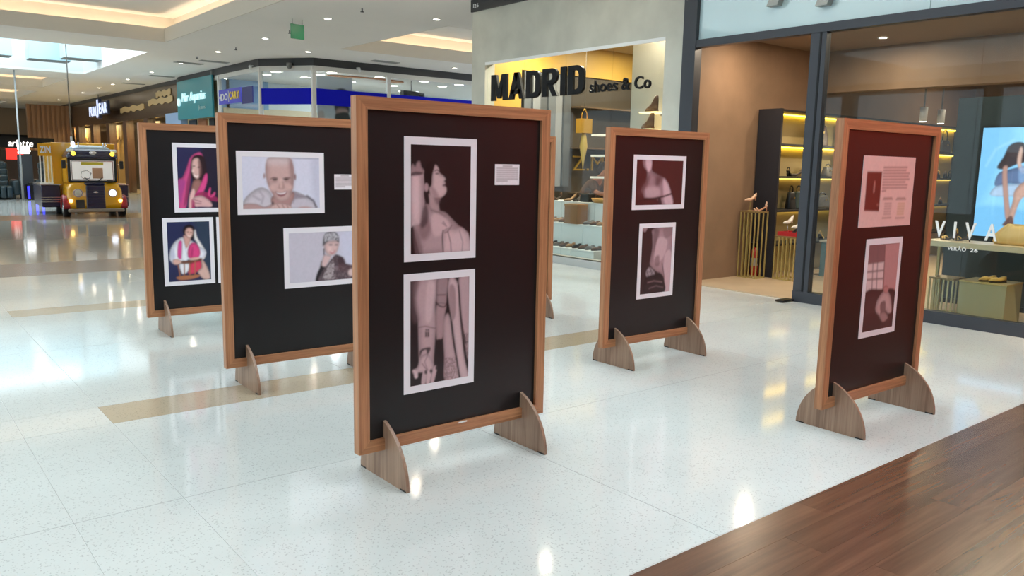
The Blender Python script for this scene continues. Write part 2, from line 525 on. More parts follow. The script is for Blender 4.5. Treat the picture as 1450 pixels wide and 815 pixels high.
# ink shapes of the printed photographs and the screen, some with the red light's pink mixed in: (background, [(kind, colour, softness, strength, outline in print coordinates), ...])
ART = {
 'profile': ((30,20,22),[('p',(172,142,146),.012,1,[(.249,.537),(.37,.568),(.465,.599),(.574,.622),(.672,.677),(.798,.748),(.912,.796),(.975,.851),(.992,1.008),(.565,1.004),(.188,1.004),(.108,.909),(.06,.789),(.041,.714),(.158,.626)]),('p',(120,92,96),.05,.75,[(.198,.657),(.304,.688),(.332,.779),(.253,.867),(.16,.85),(.12,.745)]),('p',(205,172,176),.03,.7,[(.371,.628),(.534,.66),(.645,.738),(.536,.812),(.4,.84),(.332,.733)]),('p',(110,84,88),.03,.6,[(.042,.759),(.134,.835),(.202,1.004),(.083,1.001)]),('p',(196,164,168),.008,1,[(-.007,.285),(.049,.255),(.193,.246),(.213,.328),(.223,.537),(.243,.627),(.159,.716),(.041,.737),(-.003,.714)]),('p',(150,122,126),.04,.6,[(.154,.261),(.213,.328),(.232,.597),(.159,.701),(.13,.477)]),('p',(150,120,124),.008,1,[(.002,.204),(.035,.174),(.07,.195),(.1,.158),(.147,.15),(.174,.201),(.22,.238),(.194,.271),(.05,.281),(-.008,.273)]),('p',(60,42,46),.006,.8,[(.003,.263),(.075,.247),(.193,.253),(.154,.272),(.011,.282)]),('p',(70,50,54),.03,.8,[(.197,.582),(.25,.552),(.29,.628),(.265,.717),(.186,.761),(.159,.716)]),('p',(216,184,188),.05,.6,[(.037,.329),(.128,.313),(.157,.507),(.119,.656),(.048,.625)]),('p',(168,138,140),.008,1,[(.302,.44),(.504,.462),(.456,.523),(.468,.614),(.357,.601),(.303,.57),(.276,.507)]),('p',(110,84,88),.03,.7,[(.382,.48),(.491,.475),(.456,.538),(.41,.538)]),('p',(22,14,16),.008,1,[(.261,.395),(.223,.328),(.222,.238),(.264,.181),(.344,.15),(.424,.163),(.419,.198),(.371,.236),(.346,.327),(.333,.38),(.301,.395)]),('p',(40,28,30),.01,1,[(.214,.425),(.283,.447),(.3,.537),(.257,.528),(.22,.485)]),('p',(198,166,168),.005,1,[(.398,.18),(.452,.213),(.469,.254),(.529,.28),(.57,.31),(.549,.326),(.568,.35),(.557,.368),(.585,.394),(.58,.435),(.518,.475),(.423,.481),(.329,.465),(.298,.395),(.335,.365),(.345,.282),(.371,.221)]),('p',(140,110,114),.03,.7,[(.328,.387),(.395,.402),(.45,.47),(.355,.465)]),('p',(60,42,46),.006,.9,[(.455,.261),(.452,.265),(.444,.267),(.432,.269),(.419,.269),(.407,.268),(.399,.265),(.396,.262),(.399,.258),(.407,.256),(.419,.254),(.432,.254),(.444,.255),(.452,.258)]),('l',(70,50,54),.012,.8,[(.393,.236),(.425,.228),(.458,.239)]),('p',(70,46,50),.005,.9,[(.519,.365),(.568,.356),(.568,.371),(.53,.377)]),('p',(165,132,136),.008,1,[(.288,.387),(.284,.404),(.275,.418),(.261,.425),(.246,.425),(.232,.418),(.222,.404),(.219,.388),(.222,.371),(.231,.357),(.245,.349),(.26,.349),(.274,.357),(.284,.37)]),('p',(200,168,172),.006,1,[(.53,.797),(.612,.765),(.728,.773),(.84,.764),(.926,.804),(.975,.851),(.991,1.004),(.565,1.004),(.51,.918),(.52,.842)]),('l',(60,42,46),.014,.8,[(.53,.791),(.52,.858),(.538,.995)]),('l',(90,66,70),.012,.7,[(.612,.801),(.661,.907),(.67,.999)]),('l',(100,76,80),.01,.6,[(.563,.813),(.612,.801),(.678,.746)]),('l',(130,104,108),.012,.6,[(.813,.802),(.871,.911),(.858,.996)]),('l',(120,92,96),.01,.6,[(.534,.706),(.59,.752),(.521,.721)]),('l',(120,92,96),.012,.5,[(.33,.598),(.457,.617),(.561,.66)])]),
 'forearm': ((34,24,27),[('p',(176,146,150),.01,1,[(.091,-.006),(.439,-.007),(.413,.246),(.435,.39),(.414,.563),(.393,.751),(.374,.876),(.172,.871),(.145,.789),(.131,.523),(.118,.366),(.052,.207)]),('p',(90,68,72),.05,.8,[(.0,.0),(.144,.007),(.091,.163),(.131,.367),(.039,.36)]),('p',(205,174,178),.03,.6,[(.277,.035),(.399,.041),(.38,.229),(.345,.383),(.251,.376)]),('p',(150,122,126),.01,1,[(.445,-.007),(.647,-.003),(.612,.148),(.593,.25),(.468,.25),(.426,.2)]),('p',(158,128,132),.01,1,[(.427,.255),(.593,.25),(.579,.353),(.552,.558),(.475,.581),(.428,.548)]),('l',(60,42,46),.016,.8,[(.427,.224),(.509,.269),(.607,.246),(.633,.006)]),('l',(80,58,62),.01,.6,[(.44,.154),(.578,.159)]),('p',(178,148,152),.01,1,[(.552,.399),(.63,.341),(.692,.458),(.736,.639),(.786,.789),(.825,1.005),(.582,.995),(.57,.768),(.547,.558)]),('p',(190,160,164),.008,1,[(.639,.014),(.718,-.003),(.804,.079),(.819,.257),(.859,.503),(.925,.803),(1.0,1.008),(.868,1.01),(.786,.789),(.706,.459),(.629,.181)]),('p',(130,102,106),.02,.7,[(.662,.071),(.747,.108),(.763,.35),(.706,.41),(.648,.198)]),('p',(176,146,150),.01,1,[(.817,.002),(1.0,.0),(1.001,.81),(.909,.605),(.849,.372),(.827,.177)]),('l',(40,28,31),.016,.9,[(.804,.079),(.828,.209),(.864,.422),(.938,.657)]),('l',(30,20,23),.018,.9,[(.686,.425),(.727,.622),(.786,.806),(.845,1.008)]),('s',(70,50,54),.01,.6,[(.581,.769),(.78,.789),(.81,1.004),(.582,.987)],260),('s',(50,36,40),.01,.7,[(.908,.572),(.999,.547),(1.001,.827),(.939,.739)],160),('l',(110,84,88),.012,.7,[(.131,.442),(.251,.439),(.414,.471)]),('q',(35,26,30),.004,.9,[(.251,.467),(.31,.472),(.31,.488),(.251,.483)]),('q',(35,26,30),.004,.9,[(.246,.492),(.31,.497),(.311,.547),(.246,.542)]),('l',(150,122,126),.008,.9,[(.278,.469),(.278,.545)]),('p',(40,28,32),.008,.9,[(.171,.659),(.319,.646),(.333,.674),(.279,.716),(.265,.668),(.198,.677),(.158,.728)]),('p',(186,156,160),.008,1,[(.171,.729),(.292,.71),(.382,.813),(.347,.889),(.172,.878),(.052,.873),(.039,.841),(.118,.818)]),('p',(196,166,170),.006,1,[(.052,.842),(.118,.865),(.124,.92),(.079,.923),(.06,.882)]),('p',(180,150,154),.006,1,[(.212,.875),(.274,.881),(.247,.997),(.185,.995)]),('p',(190,160,164),.006,1,[(.292,.868),(.36,.875),(.32,.997),(.263,.994)]),('p',(184,154,158),.006,1,[(.382,.845),(.448,.855),(.394,.993),(.334,.996)]),('p',(24,16,20),.004,.9,[(.279,.885),(.277,.894),(.271,.9),(.262,.903),(.253,.902),(.244,.897),(.238,.89),(.236,.881),(.238,.872),(.244,.865),(.253,.862),(.262,.863),(.271,.868),(.277,.876)]),('p',(24,16,20),.004,.9,[(.369,.884),(.367,.892),(.36,.899),(.352,.902),(.342,.901),(.333,.896),(.327,.888),(.325,.879),(.327,.87),(.333,.864),(.342,.861),(.352,.862),(.36,.867),(.366,.874)]),('p',(24,16,20),.004,.9,[(.457,.861),(.455,.869),(.449,.875),(.442,.878),(.433,.877),(.425,.873),(.42,.865),(.418,.857),(.42,.849),(.425,.843),(.433,.84),(.441,.841),(.449,.845),(.455,.852)]),('l',(120,92,96),.01,.7,[(.198,.795),(.279,.866)]),('l',(120,92,96),.01,.6,[(.319,.681),(.238,.783),(.292,.868)])]),
 'shaved_head': ((205,202,218),[('q',(150,148,166),.01,.9,[(.633,.011),(1.0,.0),(.994,.032),(.633,.032)]),('p',(180,178,196),.06,.6,[(.888,.037),(1.0,.032),(1.002,.995),(.928,.994)]),('p',(196,186,194),.012,1,[(.0,.886),(.033,.785),(.1,.683),(.179,.606),(.259,.587),(.351,.68),(.386,.886),(.363,1.003),(.0,1.0)]),('p',(190,180,190),.012,1,[(.622,.677),(.67,.659),(.804,.746),(.89,.816),(.946,.923),(.946,1.008),(.599,1.005),(.587,.817)]),('p',(120,104,116),.02,.7,[(.634,.677),(.719,.72),(.828,.781),(.767,.799),(.67,.817),(.635,.887)]),('l',(160,146,158),.02,.6,[(.214,.665),(.259,.75),(.236,.886)]),('l',(160,146,158),.02,.6,[(.134,.75),(.214,.818)]),('l',(70,58,70),.02,.7,[(.828,.755),(.915,.852),(.946,.976)]),('p',(176,140,138),.015,1,[(.0,.919),(.067,.886),(.18,.903),(.271,.955),(.375,.904),(.375,1.003),(.0,1.0)]),('p',(180,146,144),.015,1,[(.719,.975),(.804,.958),(.878,.985),(.89,1.008),(.719,1.006)]),('p',(168,128,124),.012,1,[(.375,.749),(.646,.677),(.623,.887),(.575,.974),(.386,.955)]),('p',(196,160,156),.008,1,[(.291,.356),(.291,.203),(.305,.1),(.339,.016),(.479,.002),(.609,.013),(.645,.119),(.66,.275),(.653,.467),(.634,.642),(.592,.782),(.551,.834),(.48,.852),(.421,.817),(.375,.714),(.328,.561),(.303,.441)]),('p',(210,190,192),.05,.7,[(.339,.03),(.597,.017),(.574,.139),(.432,.154),(.328,.141)]),('p',(140,108,106),.04,.7,[(.597,.034),(.651,.153),(.658,.467),(.634,.642),(.598,.678),(.61,.381)]),('p',(150,112,108),.03,.6,[(.305,.475),(.34,.56),(.398,.749),(.445,.826),(.386,.749)]),('p',(150,118,118),.012,1,[(.287,.365),(.285,.386),(.282,.402),(.278,.412),(.273,.412),(.268,.403),(.265,.386),(.264,.366),(.265,.345),(.268,.328),(.272,.319),(.278,.319),(.282,.328),(.285,.344)]),('p',(130,96,96),.012,1,[(.685,.379),(.684,.405),(.68,.426),(.675,.437),(.669,.438),(.664,.426),(.66,.406),(.659,.38),(.66,.354),(.664,.333),(.669,.322),(.675,.322),(.68,.333),(.684,.353)]),('p',(96,70,70),.012,.9,[(.349,.426),(.386,.388),(.438,.397),(.442,.421),(.398,.415)]),('p',(96,70,70),.012,.9,[(.509,.415),(.55,.387),(.604,.392),(.607,.413),(.55,.411)]),('p',(52,38,42),.01,.95,[(.44,.434),(.437,.443),(.428,.45),(.416,.454),(.403,.454),(.39,.45),(.382,.444),(.379,.436),(.382,.428),(.39,.421),(.403,.417),(.416,.417),(.428,.42),(.437,.426)]),('p',(52,38,42),.01,.95,[(.588,.427),(.585,.436),(.576,.442),(.563,.446),(.549,.447),(.536,.443),(.527,.437),(.524,.429),(.527,.42),(.536,.414),(.549,.41),(.563,.409),(.576,.413),(.585,.419)]),('p',(150,116,112),.02,.6,[(.441,.476),(.437,.485),(.427,.492),(.412,.497),(.395,.497),(.38,.493),(.37,.486),(.366,.477),(.37,.468),(.38,.461),(.395,.457),(.412,.456),(.427,.46),(.437,.467)]),('p',(150,116,112),.02,.6,[(.603,.469),(.599,.478),(.588,.485),(.573,.49),(.556,.49),(.541,.486),(.53,.479),(.527,.47),(.53,.461),(.541,.454),(.556,.449),(.573,.449),(.588,.453),(.599,.46)]),('p',(160,122,116),.015,.7,[(.48,.471),(.515,.471),(.534,.574),(.515,.613),(.462,.613),(.45,.576)]),('p',(215,180,174),.02,.7,[(.475,.437),(.496,.436),(.501,.575),(.477,.579)]),('p',(130,70,76),.008,.95,[(.41,.666),(.462,.679),(.503,.675),(.563,.654),(.545,.722),(.498,.762),(.451,.748)]),('p',(226,214,216),.006,.95,[(.424,.678),(.462,.689),(.509,.685),(.553,.664),(.533,.703),(.492,.717),(.45,.71)]),('p',(214,176,170),.03,.7,[(.401,.594),(.398,.616),(.389,.634),(.376,.644),(.362,.645),(.349,.635),(.34,.617),(.336,.595),(.339,.572),(.348,.554),(.361,.544),(.376,.544),(.389,.554),(.398,.571)]),('p',(214,176,170),.03,.7,[(.63,.581),(.628,.604),(.621,.622),(.61,.633),(.598,.633),(.588,.623),(.581,.605),(.578,.582),(.58,.559),(.588,.541),(.598,.531),(.61,.531),(.62,.541),(.628,.559)]),('p',(198,162,158),.01,1,[(.375,.921),(.445,.886),(.515,.895),(.587,.922),(.608,1.005),(.34,1.003)]),('l',(150,112,110),.012,.7,[(.433,.921),(.463,.99)]),('l',(150,112,110),.012,.7,[(.498,.921),(.521,.991)]),('l',(150,112,110),.012,.7,[(.557,.93),(.575,.991)]),('p',(60,48,54),.01,.8,[(.389,.886),(.387,.898),(.384,.908),(.378,.913),(.372,.913),(.366,.908),(.362,.898),(.361,.886),(.362,.874),(.366,.865),(.372,.859),(.378,.859),(.383,.865),(.387,.874)])]),
 'turban': ((190,182,194),[('p',(196,194,214),.1,.8,[(.684,-.011),(1.108,.0),(1.103,.747),(.765,.722)]),('p',(30,24,30),.008,1,[(.354,1.004),(.368,.866),(.416,.713),(.44,.593),(.5,.667),(.475,.805),(.415,1.009)]),('p',(120,102,108),.01,1,[(.403,1.008),(.451,.803),(.523,.669),(.596,.533),(.651,.475),(.742,.543),(.778,.669),(.877,.712),(.976,.773),(.975,.989),(.85,.996),(.691,1.003)]),('s',(60,46,52),.014,.85,[(.415,1.009),(.451,.803),(.523,.669),(.596,.533),(.651,.475),(.742,.543),(.778,.669),(.877,.712),(.976,.773),(.975,.989),(.85,.996),(.691,1.003)],520),('s',(196,182,184),.012,.7,[(.439,.977),(.487,.806),(.572,.62),(.62,.605),(.618,.975)],160),('p',(60,36,44),.02,.8,[(.62,.57),(.742,.543),(.778,.669),(.692,.681),(.656,.59)]),('p',(90,56,60),.03,.5,[(.68,.68),(.852,.71),(.839,.834),(.704,.823)]),('p',(204,172,172),.008,1,[(.477,.473),(.524,.476),(.572,.514),(.523,.651),(.487,.71),(.44,.68),(.446,.593)]),('p',(204,170,168),.008,1,[(.478,.28),(.526,.195),(.683,.193),(.679,.344),(.645,.448),(.596,.484),(.548,.481),(.501,.422)]),('p',(80,56,60),.008,.9,[(.595,.272),(.593,.277),(.586,.281),(.576,.283),(.566,.283),(.556,.28),(.549,.275),(.547,.27),(.549,.265),(.556,.261),(.566,.259),(.576,.259),(.586,.262),(.593,.267)]),('p',(80,56,60),.008,.9,[(.674,.276),(.672,.281),(.665,.285),(.657,.287),(.647,.287),(.638,.284),(.632,.279),(.63,.274),(.632,.269),(.638,.265),(.647,.263),(.657,.263),(.666,.266),(.672,.271)]),('p',(176,70,86),.008,.9,[(.555,.399),(.591,.413),(.633,.391),(.603,.449),(.572,.444)]),('p',(226,214,214),.006,.8,[(.57,.41),(.615,.407),(.594,.431)]),('p',(226,196,192),.03,.6,[(.581,.356),(.579,.376),(.571,.391),(.561,.4),(.549,.399),(.538,.389),(.531,.373),(.529,.353),(.531,.334),(.539,.318),(.549,.31),(.561,.31),(.572,.32),(.579,.336)]),('p',(86,80,86),.008,1,[(.463,.288),(.466,.175),(.478,.087),(.515,.019),(.587,.0),(.647,.023),(.683,.096),(.693,.185),(.683,.229),(.634,.173),(.562,.17),(.508,.229)]),('s',(196,190,196),.012,.9,[(.478,.175),(.484,.088),(.527,.023),(.623,.019),(.683,.113),(.683,.184),(.574,.153),(.502,.211)],120),('l',(70,60,66),.012,.9,[(.477,.35),(.477,.459)]),('p',(206,176,174),.01,1,[(.814,.832),(.851,.782),(.901,.786),(.913,.93),(.826,.922)])]),
 'veil': ((38,38,76),[('p',(28,24,40),.08,.9,[(.616,-.003),(1.213,-.0),(1.201,.999),(.756,.994),(.627,.489)]),('p',(196,74,128),.012,1,[(.005,.557),(.121,.491),(.241,.311),(.313,.18),(.429,.106),(.568,.076),(.635,.16),(.496,.161),(.357,.228),(.318,.376),(.301,.557),(.224,.822),(.172,.988),(-.011,1.0)]),('p',(150,60,130),.03,.7,[(.005,.557),(.12,.524),(.186,.573),(.112,.755),(.061,.904),(.009,.754)]),('p',(120,40,70),.02,.7,[(.234,.524),(.318,.392),(.299,.623),(.198,.888),(.127,.954),(.181,.722)]),('p',(40,22,28),.01,1,[(.333,.278),(.382,.163),(.498,.121),(.635,.143),(.702,.274),(.697,.489),(.577,.623),(.392,.589),(.328,.441)]),('p',(206,164,156),.008,1,[(.351,.277),(.392,.195),(.496,.17),(.552,.226),(.56,.357),(.534,.473),(.475,.515),(.407,.49),(.363,.425)]),('p',(110,70,70),.02,.7,[(.507,.21),(.586,.259),(.593,.44),(.522,.49),(.514,.358)]),('p',(60,36,40),.006,.9,[(.435,.306),(.432,.31),(.423,.314),(.411,.316),(.398,.316),(.386,.314),(.378,.311),(.375,.306),(.378,.302),(.387,.299),(.399,.297),(.412,.297),(.424,.298),(.432,.302)]),('p',(60,36,40),.006,.9,[(.545,.325),(.542,.329),(.535,.332),(.525,.334),(.514,.335),(.504,.333),(.497,.329),(.494,.325),(.497,.321),(.504,.317),(.514,.315),(.526,.315),(.536,.317),(.543,.32)]),('p',(236,220,216),.006,.95,[(.392,.441),(.453,.465),(.507,.457),(.46,.487),(.409,.47)]),('p',(230,196,188),.02,.7,[(.403,.383),(.4,.396),(.392,.406),(.381,.412),(.368,.412),(.357,.407),(.35,.396),(.348,.384),(.351,.371),(.359,.361),(.37,.355),(.382,.355),(.393,.36),(.4,.37)]),('p',(150,104,96),.012,1,[(.37,.556),(.533,.523),(.622,.689),(.572,.823),(.361,.856),(.269,.855),(.295,.755)]),('p',(214,168,164),.015,1,[(.241,.989),(.271,.789),(.355,.672),(.411,.722),(.36,.889),(.31,.998)]),('p',(206,70,130),.01,1,[(.578,.556),(.663,.439),(.722,.431),(.719,.539),(.645,.689),(.55,.756),(.386,.806),(.482,.689)]),('p',(150,36,84),.015,.8,[(.41,.772),(.621,.723),(.95,.825),(.997,.894),(.571,.84)]),('p',(200,66,120),.012,1,[(.714,.774),(.763,.664),(.799,.673),(.784,.791),(.892,.724),(.903,.774),(.807,.825)]),('p',(206,160,160),.008,1,[(.343,.839),(.432,.798),(.596,.798),(.782,.892),(.804,.978),(.521,.975),(.404,.974),(.348,.906)]),('l',(150,96,104),.01,.8,[(.384,.856),(.546,.891)]),('l',(150,96,104),.01,.8,[(.383,.906),(.545,.924)]),('p',(170,50,96),.02,.8,[(.315,.856),(.383,.89),(.38,.999),(.31,.998)])]),
 'chair_portrait': ((38,42,78),[('p',(44,60,76),.1,.8,[(.656,-.002),(1.0,-.0),(1.0,1.0),(.86,.995),(.738,.325)]),('p',(30,18,24),.008,1,[(.37,.144),(.417,.081),(.496,.05),(.586,.067),(.641,.131),(.637,.259),(.568,.306),(.467,.289),(.384,.208)]),('p',(224,216,214),.02,1,[(.629,.163),(.663,.147),(.694,.26),(.783,.374),(.85,.456),(.894,.538),(.846,.635),(.753,.633),(.691,.373),(.625,.291)]),('p',(226,222,232),.01,1,[(.037,.551),(.085,.426),(.198,.317),(.355,.263),(.466,.321),(.556,.322),(.736,.422),(.85,.472),(.894,.538),(.811,.634),(.638,.646),(.457,.641),(.299,.669),(.142,.697),(.045,.631)]),('p',(176,172,196),.03,.6,[(.059,.536),(.128,.442),(.168,.57),(.121,.664)]),('p',(206,70,140),.01,1,[(.241,.381),(.298,.31),(.352,.367),(.323,.606),(.223,.587)]),('p',(210,66,124),.01,1,[(.532,.37),(.646,.364),(.735,.438),(.755,.552),(.685,.615),(.48,.61),(.461,.481)]),('p',(170,40,96),.02,.7,[(.553,.45),(.598,.435),(.572,.58),(.526,.595)]),('p',(200,150,140),.008,1,[(.39,.224),(.535,.274),(.51,.369),(.429,.448),(.381,.319)]),('p',(224,220,230),.01,1,[(.354,.303),(.417,.448),(.457,.641),(.322,.638),(.327,.478)]),('p',(208,160,148),.006,1,[(.414,.185),(.461,.113),(.551,.106),(.606,.163),(.581,.242),(.512,.289),(.456,.257)]),('p',(60,36,38),.005,.9,[(.504,.173),(.502,.176),(.496,.178),(.488,.179),(.479,.179),(.471,.177),(.465,.175),(.463,.172),(.465,.17),(.471,.167),(.479,.166),(.488,.166),(.496,.168),(.502,.17)]),('p',(60,36,38),.005,.9,[(.576,.185),(.574,.187),(.568,.19),(.56,.191),(.551,.191),(.543,.189),(.537,.187),(.535,.184),(.537,.182),(.543,.179),(.551,.178),(.56,.178),(.568,.18),(.574,.182)]),('p',(236,222,220),.005,.9,[(.469,.225),(.513,.242),(.547,.236),(.508,.254)]),('p',(206,60,90),.01,1,[(.523,.691),(.753,.665),(.772,.796),(.609,.872),(.45,.867)]),('p',(206,166,156),.012,1,[(.776,.649),(.867,.717),(.956,.883),(.965,.982),(.814,.985),(.679,.858),(.773,.779)]),('p',(226,220,226),.01,1,[(.264,.7),(.478,.706),(.451,.834),(.337,.879),(.283,.829)]),('p',(110,66,50),.006,1,[(.299,.661),(.479,.658),(.754,.624),(.776,.657),(.523,.699),(.32,.702)]),('l',(150,92,66),.02,1,[(.23,.731),(.259,.876),(.257,.925)]),('l',(140,86,62),.02,1,[(.369,.711),(.364,.896)]),('l',(160,96,70),.02,1,[(.496,.707),(.49,.908)]),('l',(170,100,76),.02,1,[(.626,.678),(.613,.904)]),('p',(166,104,72),.008,1,[(.168,.929),(.292,.902),(.517,.901),(.7,.899),(.711,.94),(.515,.974),(.267,.976)]),('p',(210,166,152),.008,1,[(.111,.632),(.211,.619),(.31,.661),(.287,.693),(.197,.714),(.12,.696)]),('p',(210,166,152),.008,1,[(.502,.626),(.639,.605),(.742,.613),(.684,.647),(.524,.651)])]),
 'shoulder': ((70,32,32),[('p',(150,116,122),.015,1,[(.131,.0),(.309,.0),(.317,.213),(.404,.298),(.575,.385),(.662,.472),(.732,.643),(.807,.994),(.471,.995),(.445,.856),(.218,.862),(.152,.756),(.108,.651),(.203,.464),(.215,.254),(.15,.169)]),('p',(206,170,178),.02,.9,[(.185,.008),(.301,.009),(.296,.212),(.227,.246)]),('p',(90,54,58),.05,.8,[(.407,.383),(.533,.385),(.497,.554),(.415,.616)]),('p',(206,172,180),.03,.8,[(.576,.428),(.673,.536),(.748,.75),(.798,.985),(.637,.98),(.587,.725)]),('p',(90,50,52),.05,.6,[(.049,.712),(.201,.422),(.282,.381),(.173,.757)]),('p',(190,156,162),.04,.7,[(.209,.632),(.456,.595),(.505,.786),(.258,.842)]),('l',(40,18,20),.018,.95,[(.197,.857),(.382,.854),(.589,.81),(.765,.751)]),('p',(40,20,22),.012,.9,[(.474,.857),(.532,.842),(.562,.99),(.496,.996)]),('p',(70,32,32),.01,1,[(.117,.88),(.433,.881),(.462,.999),(.02,1.001)])]),
 'torso': ((50,32,34),[('p',(160,128,134),.015,1,[(.353,.025),(.98,.005),(1.056,1.013),(.798,1.004),(.708,.736),(.504,.665),(.301,.565),(.294,.477),(.344,.303),(.329,.127)]),('p',(100,74,78),.04,.7,[(.386,.041),(.55,.046),(.499,.221),(.401,.365)]),('p',(196,164,170),.03,.7,[(.527,.163),(.829,.204),(.749,.439),(.494,.546),(.419,.424)]),('p',(110,82,86),.03,.7,[(.454,.455),(.583,.432),(.596,.581),(.464,.574)]),('p',(190,158,164),.015,.9,[(.752,.469),(.98,.39),(1.013,.995),(.831,.998)]),('l',(80,56,60),.02,.8,[(.693,.556),(.775,.739),(.811,.996)]),('p',(120,92,96),.03,.6,[(.68,.02),(.981,.014),(.977,.119),(.759,.172)]),('p',(170,150,156),.012,1,[(.17,.675),(.272,.593),(.439,.661),(.445,.735),(.254,.768)]),('s',(60,44,48),.03,.8,[(.17,.675),(.273,.608),(.439,.661),(.445,.735),(.254,.768)],30),('p',(44,30,33),.012,1,[(.128,.79),(.283,.726),(.674,.719),(.796,.831),(.797,.995),(.177,.992)]),('l',(130,104,108),.02,.7,[(.246,.826),(.451,.81),(.717,.841)]),('l',(120,94,98),.02,.6,[(.299,.918),(.523,.888),(.758,.924)]),('p',(150,120,124),.02,.9,[(.013,.0),(.158,-.001),(.1,.061),(.029,.044)])]),
 'window_figure': ((96,66,66),[('q',(176,130,130),.02,1,[(.524,.009),(1.0,.0),(1.024,.582),(.745,.568),(.584,.531)]),('q',(120,88,90),.02,1,[(.001,.005),(.507,.009),(.524,.212),(.007,.212)]),('q',(206,182,182),.01,1,[(-.023,.218),(.524,.212),(.55,.53),(.012,.53)]),('l',(120,92,92),.02,.9,[(-.02,.304),(.53,.308)]),('l',(120,92,92),.02,.9,[(-.009,.393),(.537,.404)]),('l',(120,92,92),.02,.9,[(.167,.218),(.206,.534)]),('l',(110,84,86),.02,.8,[(.28,.008),(.355,.542)]),('p',(70,50,52),.03,1,[(-.001,.543),(.569,.536),(1.006,.581),(1.027,1.002),(.0,1.0)]),('p',(180,150,150),.012,1,[(.425,.635),(.574,.559),(.698,.551),(.846,.63),(.933,.807),(.809,.828),(.715,.793),(.614,.901),(.472,.835),(.368,.743)]),('p',(170,118,116),.012,1,[(.755,.54),(.751,.559),(.731,.574),(.699,.581),(.661,.579),(.625,.568),(.597,.551),(.584,.531),(.588,.512),(.608,.498),(.639,.491),(.677,.492),(.714,.503),(.742,.52)]),('p',(90,64,66),.02,.8,[(.523,.696),(.687,.678),(.705,.821),(.567,.812)]),('p',(60,42,44),.02,.8,[(.056,.808),(.465,.806),(.585,.956),(.053,.981)]),('p',(150,120,120),.015,1,[(.533,.81),(.719,.808),(.824,.886),(.643,.917)])]),
 'text_sheet': ((214,176,170),[('q',(92,40,36),.008,1,[(.082,.223),(.357,.22),(.357,.775),(.081,.761)]),('p',(170,120,112),.01,.9,[(.223,.362),(.245,.362),(.245,.496),(.219,.503)]),('p',(150,100,92),.01,.8,[(.339,.683),(.338,.692),(.334,.699),(.327,.703),(.319,.703),(.312,.699),(.306,.692),(.303,.683),(.304,.674),(.308,.667),(.315,.663),(.323,.663),(.331,.667),(.337,.675)]),('l',(150,104,98),.008,.85,[(.383,.162),(.839,.151)]),('l',(150,104,98),.008,.85,[(.384,.203),(.82,.193)]),('l',(150,104,98),.008,.85,[(.384,.243),(.898,.235)]),('l',(150,104,98),.008,.85,[(.384,.284),(.879,.277)]),('l',(150,104,98),.008,.85,[(.385,.325),(.899,.319)]),('l',(150,104,98),.008,.85,[(.385,.365),(.821,.361)]),('l',(150,104,98),.008,.85,[(.386,.406),(.871,.403)]),('l',(150,104,98),.008,.85,[(.386,.447),(.861,.446)]),('l',(150,104,98),.008,.85,[(.386,.488),(.455,.485)]),('l',(160,116,106),.008,.8,[(.435,.59),(.583,.589)]),('l',(160,116,106),.008,.8,[(.418,.607),(.603,.606)]),('l',(170,126,120),.012,.7,[(.461,.669),(.586,.668)]),('l',(170,126,120),.012,.7,[(.46,.707),(.585,.706)]),('l',(170,126,120),.012,.7,[(.459,.744),(.584,.744)]),('l',(170,126,120),.012,.7,[(.458,.782),(.583,.782)]),('l',(170,126,120),.012,.7,[(.457,.819),(.582,.82)]),('l',(160,116,106),.008,.8,[(.435,.873),(.602,.872)]),('l',(160,116,106),.008,.8,[(.692,.594),(.845,.593)]),('l',(160,116,106),.008,.8,[(.674,.611),(.867,.611)]),('l',(190,150,110),.012,.7,[(.719,.674),(.849,.674)]),('l',(190,150,110),.012,.7,[(.718,.713),(.848,.712)]),('l',(190,150,110),.012,.7,[(.717,.751),(.847,.751)]),('l',(190,150,110),.012,.7,[(.716,.789),(.846,.79)]),('l',(190,150,110),.012,.7,[(.715,.828),(.845,.828)]),('l',(160,116,106),.008,.8,[(.692,.882),(.865,.882)])]),
 'screen': ((132,190,226),[('p',(110,172,214),.1,.8,[(-.022,-.0),(.46,.005),(.273,.434),(-.008,.736)]),('l',(150,196,226),.03,.5,[(.103,.35),(.218,.198),(.472,.115)]),('p',(96,162,208),.05,.7,[(-.034,.736),(.722,.742),(.742,.918),(-.0,1.0)]),('p',(50,36,40),.01,1,[(.264,.358),(.345,.266),(.4,.174),(.501,.136),(.618,.142),(.741,.201),(.775,.284),(.65,.316),(.549,.333),(.423,.37),(.325,.38)]),('p',(86,104,140),.012,1,[(.251,.509),(.297,.417),(.425,.383),(.68,.35),(.863,.399),(.899,.496),(.698,.514),(.439,.507),(.299,.537)]),('p',(160,180,206),.015,1,[(.201,.601),(.285,.533),(.517,.507),(.748,.506),(.902,.529),(.91,.61),(.53,.622),(.27,.625)]),('p',(168,128,116),.01,1,[(.356,.358),(.421,.35),(.43,.433),(.496,.663),(.553,.825),(.477,.835),(.418,.664),(.361,.466)]),('p',(186,146,132),.01,1,[(.562,.564),(.694,.481),(.897,.48),(.909,.594),(.685,.628),(.601,.792),(.584,.873),(.495,.875),(.52,.761),(.548,.663)]),('p',(196,160,146),.01,1,[(.547,.316),(.571,.183),(.612,.2),(.614,.333),(.682,.366),(.636,.416)]),('p',(90,60,56),.008,1,[(.454,.86),(.549,.793),(.595,.857),(.586,.889),(.445,.889)]),('p',(170,130,120),.012,1,[(.676,.316),(.775,.284),(.882,.333),(.897,.48),(.747,.497),(.674,.416)]),('p',(120,150,190),.02,.8,[(.592,.366),(.68,.35),(.681,.481),(.604,.482)])]),
